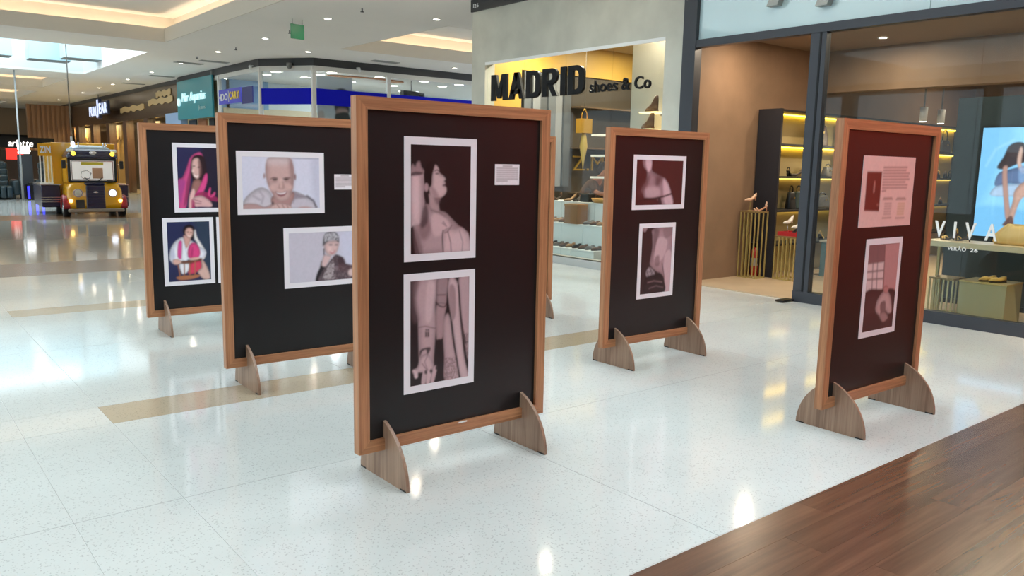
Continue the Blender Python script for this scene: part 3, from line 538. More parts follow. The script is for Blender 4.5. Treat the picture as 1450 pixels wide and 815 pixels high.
 'hair_poster': ((206,206,206),[('p',(40,36,40),.02,1,[(.464,.307),(.504,.248),(.688,.199),(.872,.253),(.901,.473),(.893,.679),(.525,.686)]),('p',(190,150,140),.02,1,[(.545,.598),(.852,.591),(.852,.767),(.545,.773)]),('p',(22,20,26),.015,1,[(.484,.774),(.566,.685),(.893,.679),(.942,.986),(.545,1.001)]),('p',(190,168,160),.03,.8,[(-.0,.696),(.161,.678),(.181,.954),(-.0,1.0)]),('p',(200,150,150),.03,.6,[(.241,.924),(.444,.833),(.444,1.008)])])
}
# ------------------------------------------------------------------ shared materials
M_TERR = terrazzo('white_terrazzo', (204, 206, 202), (112, 108, 102), 0.08)
M_INLAY = terrazzo('beige_terrazzo', (178, 162, 138), (130, 112, 92), 0.13)
M_FARFLOOR = terrazzo('cream_terrazzo', (198, 192, 180), (140, 126, 108), 0.08)
M_JOINT = mat('joint_filler', (206, 206, 202), 0.5)
M_DJOINT = mat('dark_joint', (96, 94, 90), 0.6)
M_CEIL = mat('ceiling_paint', (246, 243, 238), 0.8, var=0.02, vscale=0.6)
M_COVE = mat('cove_paint', (226, 220, 208), 0.8)
M_WHITE = mat('white_paint', (232, 232, 230), 0.5)
M_FRAME_H = wood('frame_wood_across', (136, 88, 58), (202, 142, 100), 'x', 0.38)
M_FRAME_V = wood('frame_wood_upright', (136, 88, 58), (202, 142, 100), 'z', 0.38)
M_FOOT = wood('foot_wood', (118, 88, 70), (172, 140, 116), 'z', 0.42, fine=38, long_=1.2)
M_PLANK = wood('floor_plank_wood', (76, 49, 35), (112, 78, 57), 'x', 0.26, fine=12, long_=0.7, per_object=0.13)
M_BAND = wood('brown_floor_band', (92, 66, 46), (140, 108, 80), 'x', 0.22, fine=9, long_=0.5)
M_BOARD = mat('black_board', (21, 20, 22), 0.36, spec=0.45)
M_PAPER = mat('photo_paper', (238, 231, 236), 0.35)
M_PRINT = print_mat('photo_ink', 0.35)
M_PAD = mat('black_plastic', (26, 24, 24), 0.5)
M_CONC = mat('burnished_concrete', (192, 190, 178), 0.6, var=0.10, vscale=2.2, bump=0.03, bscale=5)
M_BROWNW = mat('brown_microcement', (134, 108, 86), 0.6, var=0.14, vscale=2.0)
M_STEEL = mat('charcoal_steel', (58, 60, 66), 0.35, metal=0.3)
M_DARK = mat('dark_trim', (48, 47, 48), 0.45)
M_GLASS = glass('shop_glass')
M_SKY = mat('skylight_glazing', (230, 240, 245), 0.6, emit=(228, 243, 250), estr=SKYLIGHT)
M_LED = mat('warm_cove_strip', (255, 230, 190), 0.6, emit=(255, 232, 204), estr=COVE)
M_LAMP = mat('lamp_lens', (255, 250, 240), 0.5, emit=(255, 246, 228), estr=DOWN)
M_CHROME = mat('chrome', (210, 210, 212), 0.18, metal=1.0)
M_BLACKM = mat('black_metal', (24, 24, 26), 0.4, metal=0.5)
M_GREYM = mat('grey_plastic', (120, 120, 118), 0.5)

# ------------------------------------------------------------------ floor: base bed and the slabs, inlays and planks laid on it
floor = struct('floor', MB().box(-9.2, 22, -8.2, 72, -0.12, -0.0018), M_JOINT)
def cells(xs, ys, name, m, gap=0.003, bev=0.0, skip=None):
    for x0, x1 in zip(xs[:-1], xs[1:]):
        for y0, y1 in zip(ys[:-1], ys[1:]):
            if skip and skip(x0, x1, y0, y1):
                continue
            MB().box(x0 + gap / 2, x1 - gap / 2, y0 + gap / 2, y1 - gap / 2, -0.0018, 0).build(name, m, floor)
SX = [-9, -6.5, -4, -1.8, 0.62, 1.09, 2.84, 5.9, 8.97]
cells(SX, [2.024, 3.81, 5.18], 'terrazzo_slab', M_TERR)
cells(SX[:6], [5.18, 5.59], 'terrazzo_slab', M_TERR)
cells(SX, [5.59, 7.5, 9.26], 'terrazzo_slab', M_TERR)
cells(SX[:6], [9.26, 9.68], 'terrazzo_slab', M_TERR)
cells([5.86 + 0.9, 8.97], [5.18, 5.59], 'terrazzo_slab', M_TERR)
cells([5.86 + 0.9, 8.97], [9.26, 9.68], 'terrazzo_slab', M_TERR)
cells([1.09, 2.84, 4.8, 6.76], [5.18, 5.59], 'inlay_slab', M_INLAY, 0.002)
cells([1.09, 2.84, 4.8, 6.76], [9.26, 9.68], 'inlay_slab', M_INLAY, 0.002)
cells(SX, [9.68, 11.2, 12.42], 'terrazzo_slab', M_TERR)
cells([-9, -4, 0, 3, 6, 8.97, 14, 22], [12.42, 13.9], 'floor_band', M_BAND, 0.003)
cells([-9, -4, 0, 3, 6, 8.97, 14, 22], [13.9, 16.5, 19, 22.2], 'cream_floor_slab', M_FARFLOOR)
cells([-9, -4, 0, 3, 6, 9.45], [22.2, 23.3], 'cream_floor_slab', M_FARFLOOR)
cells([-9, -4, 0, 3, 6, 9.45], [23.3, 25.3], 'floor_band', M_BAND, 0.003)
cells([-9, -4, 0, 3, 6, 9.69], [25.3, 30, 36, 42, 50, 61], 'terrazzo_slab', M_TERR)
MB().box(-9, 8.97, 3.8085, 3.8115, -.0018, -.0003).build('joint_strip', M_DJOINT, floor)
MB().box(2.8385, 2.8415, 2.03, 3.8, -.0018, -.0003).build('joint_strip', M_DJOINT, floor)
# wooden deck in front: planks one by one near the camera, wide boards further off
random.seed(11)
y = 2.02
ri = 0
while y > -1.6:
    wdt = 0.182
    x = 1.2 - random.uniform(0, 1.1)
    while x < 8.95:
        L = random.choice((1.0, 1.25, 1.5))
        x1 = min(x + L, 8.97)
        MB().box(x + 0.0006, x1 - 0.0006, y - wdt + 0.0006, y - 0.0006, -0.0018, 0).build('plank', M_PLANK, floor)
        x = x1
    y -= wdt
    ri += 1
cells([-9, -6, -3, 0.1], [-8, -5, -2, 0.4, 2.02], 'deck_board', M_PLANK, 0.002)
cells([0.1, 3, 6, 8.97], [-8, -5, y], 'deck_board', M_PLANK, 0.002)

# ------------------------------------------------------------------ ceiling with skylights and coves
ZC = 4.55
SKY1 = (2.6, 6.55, -3.5, 11.3)
COVE1 = (-5.5, 6.45, 14.6, 22.35)
SKY2 = (-2.5, 6.65, 24.75, 33.1)
COVE2 = (10.2, 18.0, 15.0, 20.1)
COVE3 = (-2.5, 6.6, 35.6, 40.9)
COVE4 = (-2.5, 6.8, 43.5, 50.4)
COVE5 = (-2.5, 6.8, 53.0, 58.4)
SKY_ADDED = (-5.9, -1.6, -3.5, 11.3)  # unseen skylight, added to spread the daylight more evenly
holes = [SKY1, SKY_ADDED, COVE1, SKY2, COVE2, COVE3, COVE4, COVE5]
mb = MB()
xs = sorted({-9.2, 9.0, 22.0, *[h[0] for h in holes], *[h[1] for h in holes]})
ys = sorted({-8.2, 12.4, 61.0, *[h[2] for h in holes], *[h[3] for h in holes]})
for x0, x1 in zip(xs[:-1], xs[1:]):
    for y0, y1 in zip(ys[:-1], ys[1:]):
        cx, cy = (x0 + x1) / 2, (y0 + y1) / 2
        if any(h[0] < cx < h[1] and h[2] < cy < h[3] for h in holes):
            continue
        if cx > 9.0 and cy < 12.4:
            continue
        mb.box(x0, x1, y0, y1, ZC, ZC + 0.08)
ceiling = struct('ceiling', mb, M_CEIL)

def skylight(h, n, nx, ny, boxes=()):
    x0, x1, y0, y1 = h
    zt = 6.0
    mb = MB()
    for b in ((x0 - .06, x0, y0, y1), (x1, x1 + .06, y0, y1), (x0 - .06, x1 + .06, y0 - .06, y0), (x0 - .06, x1 + .06, y1, y1 + .06)):
        mb.box(*b, ZC + .08, zt)
    s = struct('window_%d' % n, mb, M_WHITE)
    for i in range(nx):
        for j in range(ny):
            a0, a1 = x0 + (x1 - x0) * i / nx, x0 + (x1 - x0) * (i + 1) / nx
            b0, b1 = y0 + (y1 - y0) * j / ny, y0 + (y1 - y0) * (j + 1) / ny
            MB().box(a0 + .02, a1 - .02, b0 + .02, b1 - .02, zt - .03, zt - .01).build('glazing_pane', M_SKY, s)
    for i in range(1, nx):
        a = x0 + (x1 - x0) * i / nx
        MB().box(a - .03, a + .03, y0, y1, zt - .08, zt).build('glazing_bar', M_WHITE, s)
    for j in range(1, ny):
        b = y0 + (y1 - y0) * j / ny
        MB().box(x0, x1, b - .03, b + .03, zt - .08, zt).build('glazing_bar', M_WHITE, s)
    return s
skylight(SKY1, 1, 2, 6)
skylight(SKY2, 2, 4, 4)
skylight(SKY_ADDED, 4, 2, 6)

def cove(h, n):
    x0, x1, y0, y1 = h
    zl, zt, d = ZC + 0.34, ZC + 0.66, 0.32
    s = MB()
    s.box(x0, x0 + .03, y0, y1, ZC, zl).box(x1 - .03, x1, y0, y1, ZC, zl).box(x0 + .03, x1 - .03, y0, y0 + .03, ZC, zl).box(x0 + .03, x1 - .03, y1 - .03, y1, ZC, zl)
    lip = struct('trim_%d' % n, s, M_COVE)
    led = MB()
    t = MB()
    X0, X1, Y0, Y1 = x0 - d, x1 + d, y0 - d, y1 + d
    t.box(X0, x0, Y0, Y1, ZC + .09, ZC + .13).box(x1, X1, Y0, Y1, ZC + .09, ZC + .13).box(x0, x1, Y0, y0, ZC + .09, ZC + .13).box(x0, x1, y1, Y1, ZC + .09, ZC + .13)
    t.box(X0 - .04, X0, Y0, Y1, ZC + .09, zt).box(X1, X1 + .04, Y0, Y1, ZC + .09, zt).box(X0, X1, Y0 - .04, Y0, ZC + .09, zt).box(X0, X1, Y1, Y1 + .04, ZC + .09, zt)
    t.build('cove_wall', M_COVE, lip)
    MB().box(X0 - .04, X1 + .04, Y0 - .04, Y1 + .04, zt, zt + .05).build('cove_ceiling', M_CEIL, lip)
    led.box(x0 - .1, x0 - .05, y0, y1, ZC + .14, ZC + .19).box(x1 + .05, x1 + .1, y0, y1, ZC + .14, ZC + .19).box(x0, x1, y0 - .1, y0 - .05, ZC + .14, ZC + .19).box(x0, x1, y1 + .05, y1 + .1, ZC + .14, ZC + .19)
    led.build('light_strip', M_LED, lip)
for i, h in enumerate((COVE1, COVE2, COVE3, COVE4, COVE5)):
    cove(h, i + 1)

# light boxes that hang in the far skylight
M_ACR = mat('pale_acrylic', (186, 214, 222), 0.3)
for i, (x, y, lab) in enumerate(((5.35, 31.9, 'pale blue box hanging in the far skylight, nearest to its middle'), (6.15, 30.6, 'pale blue box hanging in the far skylight, closest to its right edge'), (3.6, 31.6, 'pale blue box hanging in the far skylight, cut by the left picture edge'))):
    b = thing('hanging_light_box', lab, 'light box', (x, y, 4.78), 0, 'boxes hanging in the far skylight')
    MB().box(-.62, .62, -.35, .35, 0.02, 1.1).build('shell', M_ACR, b)
    MB().box(-.6, .6, -.33, .33, 0, .02).build('base', mat('grey_base', (120, 130, 134), .6), b)
    MB().cyl((0, 0, 1.1), (0, 0, 1.2), .012).build('hanger', M_GREYM, b)

# ------------------------------------------------------------------ outer walls of the hall
# unseen glazed side, added to bring daylight to the ceiling: piers, sill and head with clear panes between
wl = MB().box(-9.3, -9.0, -8.2, 61, 0, .35).box(-9.3, -9.0, -8.2, 61, 4.2, 4.7)
PY = [-8.2 + i * 4.6 for i in range(16)]
for p in PY:
    wl.box(-9.3, -9.0, p, p + .45, .35, 4.2)
wl = struct('wall_left', wl, mat('beige_wall', (200, 192, 178), 0.6))
for p in PY[:-1]:
    MB().box(-9.16, -9.15, p + .45, p + 4.6, .35, 4.2).build('pane', M_GLASS, wl)
struct('wall_back', MB().box(-9.3, 9.3, -8.4, -8.0, 0, 6.2), mat('taupe_wall', (176, 168, 158), 0.6))
struct('wall_end', MB().box(-9.3, 22, 61, 61.3, 0, 6.2), mat('brown_end_wall', (120, 92, 70), 0.6))
rw = struct('wall_right', MB().box(8.975, 9.3, -8.2, 1.25, 0, 4.55), mat('added_red_wall', (150, 46, 30), 0.5))  # red wall added out of view so the boards pick up its tint

# ------------------------------------------------------------------ exhibition panels
PW, PH, PZ, PF, PT = 1.209, 1.744, 0.163, 0.060, 0.052
def make_panel():
    root = thing('exhibition_panel', 'x', 'display panel')
    def P(u, z, t):
        return (u, t, z)
    z0, z1 = PZ, PZ + PH
    def bar(poly, m, nm):
        b = MB()
        b.prism(poly, lambda a, c, d: (a, d, c), 0, PT)
        return b.build(nm, m, root)
    bar([(0, z0), (PF, z0 + PF), (PF, z1 - PF), (0, z1)], M_FRAME_V, 'frame_stile')
    bar([(PW, z0), (PW, z1), (PW - PF, z1 - PF), (PW - PF, z0 + PF)], M_FRAME_V, 'frame_stile')
    bar([(0, z1), (PF, z1 - PF), (PW - PF, z1 - PF), (PW, z1)], M_FRAME_H, 'frame_rail')
    bar([(0, z0), (PW, z0), (PW - PF, z0 + PF), (PF, z0 + PF)], M_FRAME_H, 'frame_rail')
    MB().box(PF - .004, PW - PF + .004, 0.02, 0.034, z0 + PF - .004, z1 - PF + .004).build('board', M_BOARD, root)
    mid = PT / 2
    # half-moon feet, slotted over the lower rail
    prof = []
    tc_, R_ = 0.125, 0.335
    n = 14
    half = 0.2315
    for k in range(n + 1):                       # front arc from the toe up to the board face
        tt = half * (1 - (k / n) ** 2) + 0.006 * (k / n) ** 2
        s_ = (tt + tc_) / (half + tc_)
        prof.append((tt, max(0.03, R_ * math.sqrt(max(0, 1 - s_ * s_)))))
    prof = [(half, 0.0)] + prof
    for u in (0.155, PW - 0.155):
        f = MB()
        front = [(mid - a, z) for a, z in prof]
        back = [(mid + a, z) for a, z in prof]
        # front wing, back wing, and the saddle below the rail
        f.prism(front + [(mid - .006, 0)], lambda a, c, d: (d, a, c), u - .009, u + .009)
        f.prism(back + [(mid + .006, 0)], lambda a, c, d: (d, a, c), u - .009, u + .009)
        f.prism([(mid - .006, 0), (mid + .006, 0), (mid + .006, PZ), (mid - .006, PZ)], lambda a, c, d: (d, a, c), u - .009, u + .009)
        fo = f.build('foot', M_FOOT, root)
        for sgn in (-1, 1):
            MB().box(u - .01, u + .01, mid + sgn * .2 - .026, mid + sgn * .2 + .026, -0.0005, .008).build('floor_pad', M_PAD, fo)
    return root
PANELS = {
    'A': (1.952, 7.671, -1.64, 'wood-framed black display panel with colour portraits in pink, furthest left'),
    'B': (1.888, 5.471, -0.76, 'wood-framed black display panel holding landscape colour portraits on white backgrounds'),
    'C': (1.825, 3.434, 0.24, 'largest, nearest wood-framed black display panel with two upright black and white photographs'),
    'D': (4.536, 4.444, -0.35, 'wood-framed black display panel in front of the grey shop wall, with shoulder photograph'),
    'E': (4.459, 2.496, -0.85, 'wood-framed black display panel on the right near the wooden floor, with text sheet'),
    'F': (4.57, 6.46, 0.0, 'wood-framed display panel almost hidden behind the nearest panel, only its right edge showing'),
}
proto = make_panel()
PROOT = {}
for i, (k, (x, y, a, lab)) in enumerate(PANELS.items()):
    o = proto if i == 0 else copy_tree(proto)
    o.location = (x, y, 0)
    o.rotation_euler = (0, 0, math.radians(a))
    o['label'] = lab
    o['group'] = 'framed exhibition panels on half-moon feet'
    PROOT[k] = o

def on_panel(k, u, z, t=0.0):
    x, y, a, _ = PANELS[k]
    a = math.radians(a)
    return (x + u * math.cos(a) - t * math.sin(a), y + u * math.sin(a) + t * math.cos(a), z), a

def photo(k, u0, u1, z0, z1, art, label, border=0.038, res=120):
    loc, a = on_panel(k, u0, z0, 0.0188)
    o = thing('photo_print', label, 'photograph', loc, a, 'photographs on the panels')
    W_, H_ = u1 - u0, z1 - z0
    MB().box(0, W_, -0.0015, 0.0012, 0, H_).build('paper', M_PAPER, o)
    b = border
    w_, h_ = W_ - 2 * b, H_ - 2 * b
    nx = res if w_ < h_ else int(res * 1.35)
    ny = int(nx * h_ / w_)
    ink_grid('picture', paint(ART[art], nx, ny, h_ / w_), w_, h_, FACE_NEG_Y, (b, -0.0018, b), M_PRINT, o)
    return o

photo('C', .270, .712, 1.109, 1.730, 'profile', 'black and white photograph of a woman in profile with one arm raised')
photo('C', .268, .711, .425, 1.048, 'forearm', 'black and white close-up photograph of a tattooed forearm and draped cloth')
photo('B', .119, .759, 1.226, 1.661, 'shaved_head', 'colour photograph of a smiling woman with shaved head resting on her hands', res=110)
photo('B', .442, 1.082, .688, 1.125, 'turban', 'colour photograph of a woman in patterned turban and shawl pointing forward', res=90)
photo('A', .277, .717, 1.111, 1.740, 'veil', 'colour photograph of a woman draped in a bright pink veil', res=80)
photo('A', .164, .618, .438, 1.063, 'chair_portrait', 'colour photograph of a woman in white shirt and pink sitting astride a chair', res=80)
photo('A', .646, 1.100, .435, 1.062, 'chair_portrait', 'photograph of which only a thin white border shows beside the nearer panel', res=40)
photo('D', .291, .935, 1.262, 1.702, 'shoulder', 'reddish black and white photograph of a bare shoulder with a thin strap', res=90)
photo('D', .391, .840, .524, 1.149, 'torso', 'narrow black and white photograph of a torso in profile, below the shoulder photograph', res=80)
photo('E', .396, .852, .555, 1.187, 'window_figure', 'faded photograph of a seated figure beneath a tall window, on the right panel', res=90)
loc, a = on_panel('E', .281, 1.262, .0188)
o = thing('text_sheet', 'white text sheet with small dark picture and columns of logos on right panel', 'poster', loc, a)
MB().box(0, .645, -.0015, .0012, 0, .438).build('paper', M_PAPER, o)
ink_grid('print', paint(ART['text_sheet'], 150, 100, .438 / .645, True), .645, .438, FACE_NEG_Y, (0, -.0018, 0), M_PRINT, o)

def caption(k, u0, z0, label, w_=.168, h_=.111):
    loc, a = on_panel(k, u0, z0, .0188)
    o = thing('caption_card', label, 'caption card', loc, a, 'caption cards')
    MB().box(0, w_, -.0015, .0012, 0, h_).build('card', M_PAPER, o)
    ops = [('l', (130, 112, 116), .012, .8, [(.32, .1), (.68, .1)])]
    for i in range(7):
        ops.append(('l', (150, 132, 136), .012, .8, [(.08, .2 + i * .1), (.92 if i < 6 else .5, .2 + i * .1)]))
    ink_grid('print', paint(((222, 214, 218), ops), 60, 40, h_ / w_, True), w_, h_, FACE_NEG_Y, (0, -.0018, 0), M_PRINT, o)
caption('C', .836, 1.493, 'small white caption card beside the profile photograph on the nearest panel')
caption('B', .840, 1.397, 'small white caption card right of the shaved-head photograph')
# strip of tape on the lower rail of the nearest panel
loc, a = on_panel('C', .60, .2155, -.001)
tag(MB().box(0, .055, -.0005, .0008, 0, .008).build('tape_strip', M_WHITE), 'short strip of white tape on the lower rail of the nearest panel', 'tape').location = loc
bpy.data.objects['tape_strip'].rotation_euler = (0, 0, a)

# added spots, out of view, brightening the red wall for its reflection
for i, y_ in enumerate((.7, -.6, -2.2, -4.0)):
    o = thing('added_spot', 'added black ceiling spotlight, out of view, aimed at the red wall, %s from the glazed shop' % ('first', 'second', 'third', 'fourth')[i], 'spotlight', (7.7, y_, 4.55), 0, 'added spotlights over the red wall')
    MB().cyl((0, 0, 0), (0, 0, -.14), .012).build('stem', M_BLACKM, o)
    MB().cyl((-.06, 0, -.10), (.08, 0, -.22), .05).build('can', M_BLACKM, o)
    l = bpy.data.lights.new('lamp', 'SPOT')
    l.energy = 900
    l.spot_size = math.radians(80)
    l.spot_blend = .6
    l.shadow_soft_size = .05
    l.color = lin((255, 226, 190))
    lo = bpy.data.objects.new('lamp', l)
    C.objects.link(lo)
    lo.parent = o
    lo.location = (.10, 0, -.24)
    lo.rotation_euler = Vector((1.25, 0, -1.9)).to_track_quat('-Z', 'Y').to_euler()

# ------------------------------------------------------------------ shop fronts on the right: grey wall, shoe shop window, brown shop with glazed front
XS = 8.975
# grey burnished wall with the window opening of the shoe shop
wm = MB()
Y0, Y1, WY0, WY1, WZ0, WZ1 = 7.43, 12.40, 7.79, 12.0, 0.12, 3.42
wm.box(XS, XS + .22, Y0, WY0, 0, 4.55).box(XS, XS + .22, WY1, Y1, 0, 4.55).box(XS, XS + .22, WY0, WY1, WZ1, 4.55).box(XS, XS + .22, WY0, WY1, 0, WZ0)
wall_shop = struct('wall_shoe_shop', wm, M_CONC)
MB().box(XS - .03, XS + .03, Y0, Y1 + .02, 4.335, 4.55).build('top_band', M_DARK, wall_shop)
bt = thing('unit_number_plate', 'tiny white number plate on the dark band above the grey wall', 'sign', (XS - .032, 12.34, 4.40))
lettering(bt, '126', .16, .07, FACE_NEG_X, (0, 0, 0), M_WHITE, .01, .004)
struct('wall_corridor', MB().box(XS + .22, 22, 12.2, 12.40, 0, 4.55), M_CONC)
MB().box(XS, XS + .02, WY0, WY1, WZ1 - .05, WZ1).build('head_trim', M_WHITE, wall_shop)
MB().box(XS - .02, XS + .10, WY0, WY1, 0.0, WZ0).build('plinth', mat('pale_grey_sill', (176, 178, 176), .4), wall_shop)
for a, b in ((7.79, 8.85), (8.85, 9.9), (9.9, 10.95), (10.95, 12.0)):
    MB().box(XS + .05, XS + .062, a + .003, b - .003, WZ0, WZ1 - .05).build('pane', M_GLASS, wall_shop)

M_SIGN = mat('black_sign_letters', (12, 13, 16), 0.5, spec=.25)
sg = thing('shop_sign', 'large black letters MADRID on the shoe shop window', 'shop sign', (XS + .02, 11.81, 2.73))
GLY = {
    'M': (.74, [[(0, 0), (0, 1), (.24, 1), (.37, .45), (.50, 1), (.74, 1), (.74, 0), (.56, 0), (.56, .66), (.43, .08), (.31, .08), (.18, .66), (.18, 0)]]),
    'A': (.68, [[(0, 0), (.19, 0), (.44, 1), (.24, 1)], [(.68, 0), (.49, 0), (.24, 1), (.44, 1)], [(.12, .2), (.56, .2), (.53, .36), (.15, .36)]]),
    'D': (.60, [[(0, 0), (.19, 0), (.19, 1), (0, 1)], [(.19, 1), (.34, 1), (.46, .97), (.54, .9), (.59, .79), (.60, .65), (.60, .35), (.59, .21), (.54, .1), (.46, .03), (.34, 0), (.19, 0), (.19, .17), (.31, .17), (.38, .21), (.41, .32), (.41, .68), (.38, .79), (.31, .83), (.19, .83)]]),
    'R': (.64, [[(0, 0), (.19, 0), (.19, 1), (0, 1)], [(.19, 1), (.40, 1), (.52, .96), (.60, .86), (.61, .72), (.58, .58), (.50, .47), (.40, .43), (.19, .43), (.19, .58), (.34, .58), (.40, .62), (.42, .71), (.40, .80), (.34, .84), (.19, .84)], [(.22, .45), (.42, .45), (.64, 0), (.43, 0)]]),
    'I': (.20, [[(0, 0), (.20, 0), (.20, 1), (0, 1)]]),
}
tw = sum(GLY[c][0] for c in 'MADRID') + .10 * 5
px_ = 0.0
for c in 'MADRID':
    gw, polys = GLY[c]
    b_ = MB()
    for pl in polys:
        b_.prism([((px_ + a) * 2.39 / tw, b * .45) for a, b in pl], lambda a, b, d: (d, -a, b), -.025, .025)
    b_.build('letter', M_SIGN, sg)
    px_ += gw + .10
sg = thing('shop_sign', 'small black words shoes & Co on the shoe shop window', 'shop sign', (XS + .02, 9.29, 2.735))
lettering(sg, 'shoes & Co', 1.25, .185, FACE_NEG_X, (0, 0, 0), M_SIGN, .014, .03, .07)

# --- inside the shoe shop
M_GOLD = mat('gold_wall', (208, 164, 68), 0.45, var=.05, vscale=1.5)
M_SHOPF = mat('shop_floor', (150, 140, 124), 0.3)
M_SHOPD = mat('shop_dark_wall', (74, 64, 50), 0.5)
struct('floor_shoe_shop', MB().box(XS + .22, 15.0, Y0 + .03, 12.2, -.05, 0.0), M_SHOPF)
struct('ceiling_shoe_shop', MB().box(XS + .22, 15.0, Y0 + .03, 12.2, 3.95, 4.02), mat('shop_ceiling_beige', (206, 182, 130), .7))
struct('wall_shoe_shop_back', MB().box(15.0, 15.1, Y0, 12.2, 0, 4), M_SHOPD)
sw = struct('wall_shoe_shop_side', MB().box(XS + .22, 15.0, 12.12, 12.2, 0, 4), M_SHOPD)
MB().box(XS + .24, 13.1, 12.08, 12.12, 3.38, 3.95).build('gold_panel', M_GOLD, sw)
MB().box(XS + .24, 9.9, 12.08, 12.12, 0.0, 3.38).build('gold_panel', M_GOLD, sw)
M_DRAPE = mat('grey_drape', (120, 122, 124), .8)
for i in range(6):
    MB().box(9.95 + i * .20, 10.13 + i * .20, 12.05 - .03 * (i % 2), 12.10, 1.2, 3.36).build('grey_board', mat('grey_board_%d' % (i % 3), ((104, 108, 112), (140, 142, 144), (88, 90, 92))[i % 3], .6), sw)
for z in (1.05, 1.95, 2.75):
    MB().box(11.2, 14.9, 11.8, 12.12, z, z + .03).build('shelf', mat('shelf_wood', (104, 82, 58), .5), sw)
zs = thing('shop_sign', 'gold outline letters Z.Moc on the dark wall inside the shoe shop', 'shop sign', (11.22, 12.02, 1.52))
lettering(zs, 'Z.Moc', 1.45, .29, FACE_NEG_Y, (0, 0, 0), mat('gold_letters', (196, 156, 58), .35, metal=.4), -.01, .03, .12)
# light display board with boots on clear brackets, right end of the window
bd = struct('wall_display_board', MB().box(9.9, 9.96, Y0 + .03, 9.26, 0, 3.9), mat('greige_board', (196, 188, 172), .6))
M_PLEX = mat('lit_bracket', (255, 236, 190), .3, emit=(255, 226, 160), estr=1.5)

def shoe_mesh(parent, L, m_up, m_sole, style='flat'):
    """A shoe along +x (toe forward), sole on z=0."""
    n = 12
    def outline(t):        # half width along the length
        return (0.165 * math.sin(PI * min(1, t * 1.1 + .04)) ** .5 * (0.8 + .35 * t)) * L
    heel = {'flat': .06, 'boot': .12, 'sandal': .34, 'pump': .34}[style] * L
    def lift(t):
        return heel * max(0, 1 - t / .62) ** 1.3 if style in ('sandal', 'pump') else heel * (1 if t < .3 else .45)
    T = [k / 11 for k in range(12)]
    s = MB()
    rings = []
    for t in T:
        h = max(.004, outline(t))
        z = lift(t)
        rings.append([(t * L - L / 2, -h, z), (t * L - L / 2, h, z), (t * L - L / 2, h, z + .05 * L), (t * L - L / 2, -h, z + .05 * L)])
    s.loft(rings, smooth=False)
    if style in ('sandal', 'pump'):
        s.cyl((-L * .44, 0, 0), (-L * .42, 0, heel), .018 * L + .003, .045 * L, n=8)
    elif style == 'flat':
        s.box(-L * .48, -L * .2, -.1 * L, .1 * L, 0, heel)
        s.box(-L * .2, L * .4, -.09 * L, .09 * L, 0, heel * .45)
    else:
        s.box(-L * .46, -L * .18, -.12 * L, .12 * L, 0, heel)
        s.box(-L * .18, L * .42, -.11 * L, .11 * L, 0, heel * .45)
    s.build('sole', m_sole, parent)
    if style == 'sandal':
        for t0, hh in ((.78, .12), (.62, .17), (.12, .30)):
            pts = []
            hw = outline(t0)
            for k in range(9):
                q = PI * k / 8
                pts.append((t0 * L - L / 2 + (.10 * L * math.sin(q) if t0 > .5 else -.04 * L * math.sin(q)), hw * math.cos(q), lift(t0) + .04 * L + hh * L * math.sin(q)))
            MB().tube(pts, .035 * L, 6).build('strap', m_up, parent)
    else:
        u = MB()
        top = {'flat': [.20, .21, .21, .19, .17, .17, .20, .20, .18, .15, .11, .05], 'pump': [.22, .22, .2, .15, .11, .10, .13, .16, .15, .12, .09, .04], 'boot': [.78, .80, .80, .78, .68, .50, .38, .32, .27, .22, .16, .07]}[style]
        rings = []
        for t, h in zip(T, top):
            hw = max(.004, outline(t) * (.96 if style != 'boot' or t > .45 else .8))
            z = lift(t) + .045 * L
            rings.append([(t * L - L / 2, hw * math.cos(PI * k / 8), z + h * L * math.sin(PI * k / 8) ** .55) for k in range(9)])
        u.loft(rings)
        u.build('upper', m_up, parent)

SHOE_COL = {'brown': (98, 66, 44), 'black': (26, 24, 24), 'tan': (168, 126, 84), 'teal': (58, 104, 110), 'gold': (232, 184, 96), 'white': (226, 222, 214), 'rose': (226, 188, 158), 'grey': (112, 104, 98)}
def shoe(loc, rz, L, col, style, label, group=None, cat='shoe', sole=(60, 50, 42)):
    o = thing('boot' if style == 'boot' else ('heeled_sandal' if style == 'sandal' else 'shoe'), label, cat, loc, rz, group)
    shoe_mesh(o, L, mat('shoe_' + col, SHOE_COL[col], .4), mat('shoe_sole_%d_%d' % (sole[0], sole[2]), sole, .6), style)
    return o

for y_, z, lab in ((8.56, 2.455, 'dark brown boot on the upper bracket of the shoe shop display board'), (8.63, 2.20, 'dark brown boot on the lower bracket of the shoe shop display board')):
    b = thing('wall_bracket', 'thin lit shelf bracket under the ' + ('upper' if z > 2.4 else 'lower') + ' boot', 'bracket', (9.62, y_, z - .02))
    MB().box(-.1, .28, -.17, .17, 0, .018).build('plate', M_PLEX, b)
    MB().box(.24, .28, -.03, .03, -.03, 0).build('arm', M_GREYM, b)
    shoe((9.62, y_, z), PI / 2, .25, 'brown', 'boot', lab, None, 'boot', (90, 60, 30))

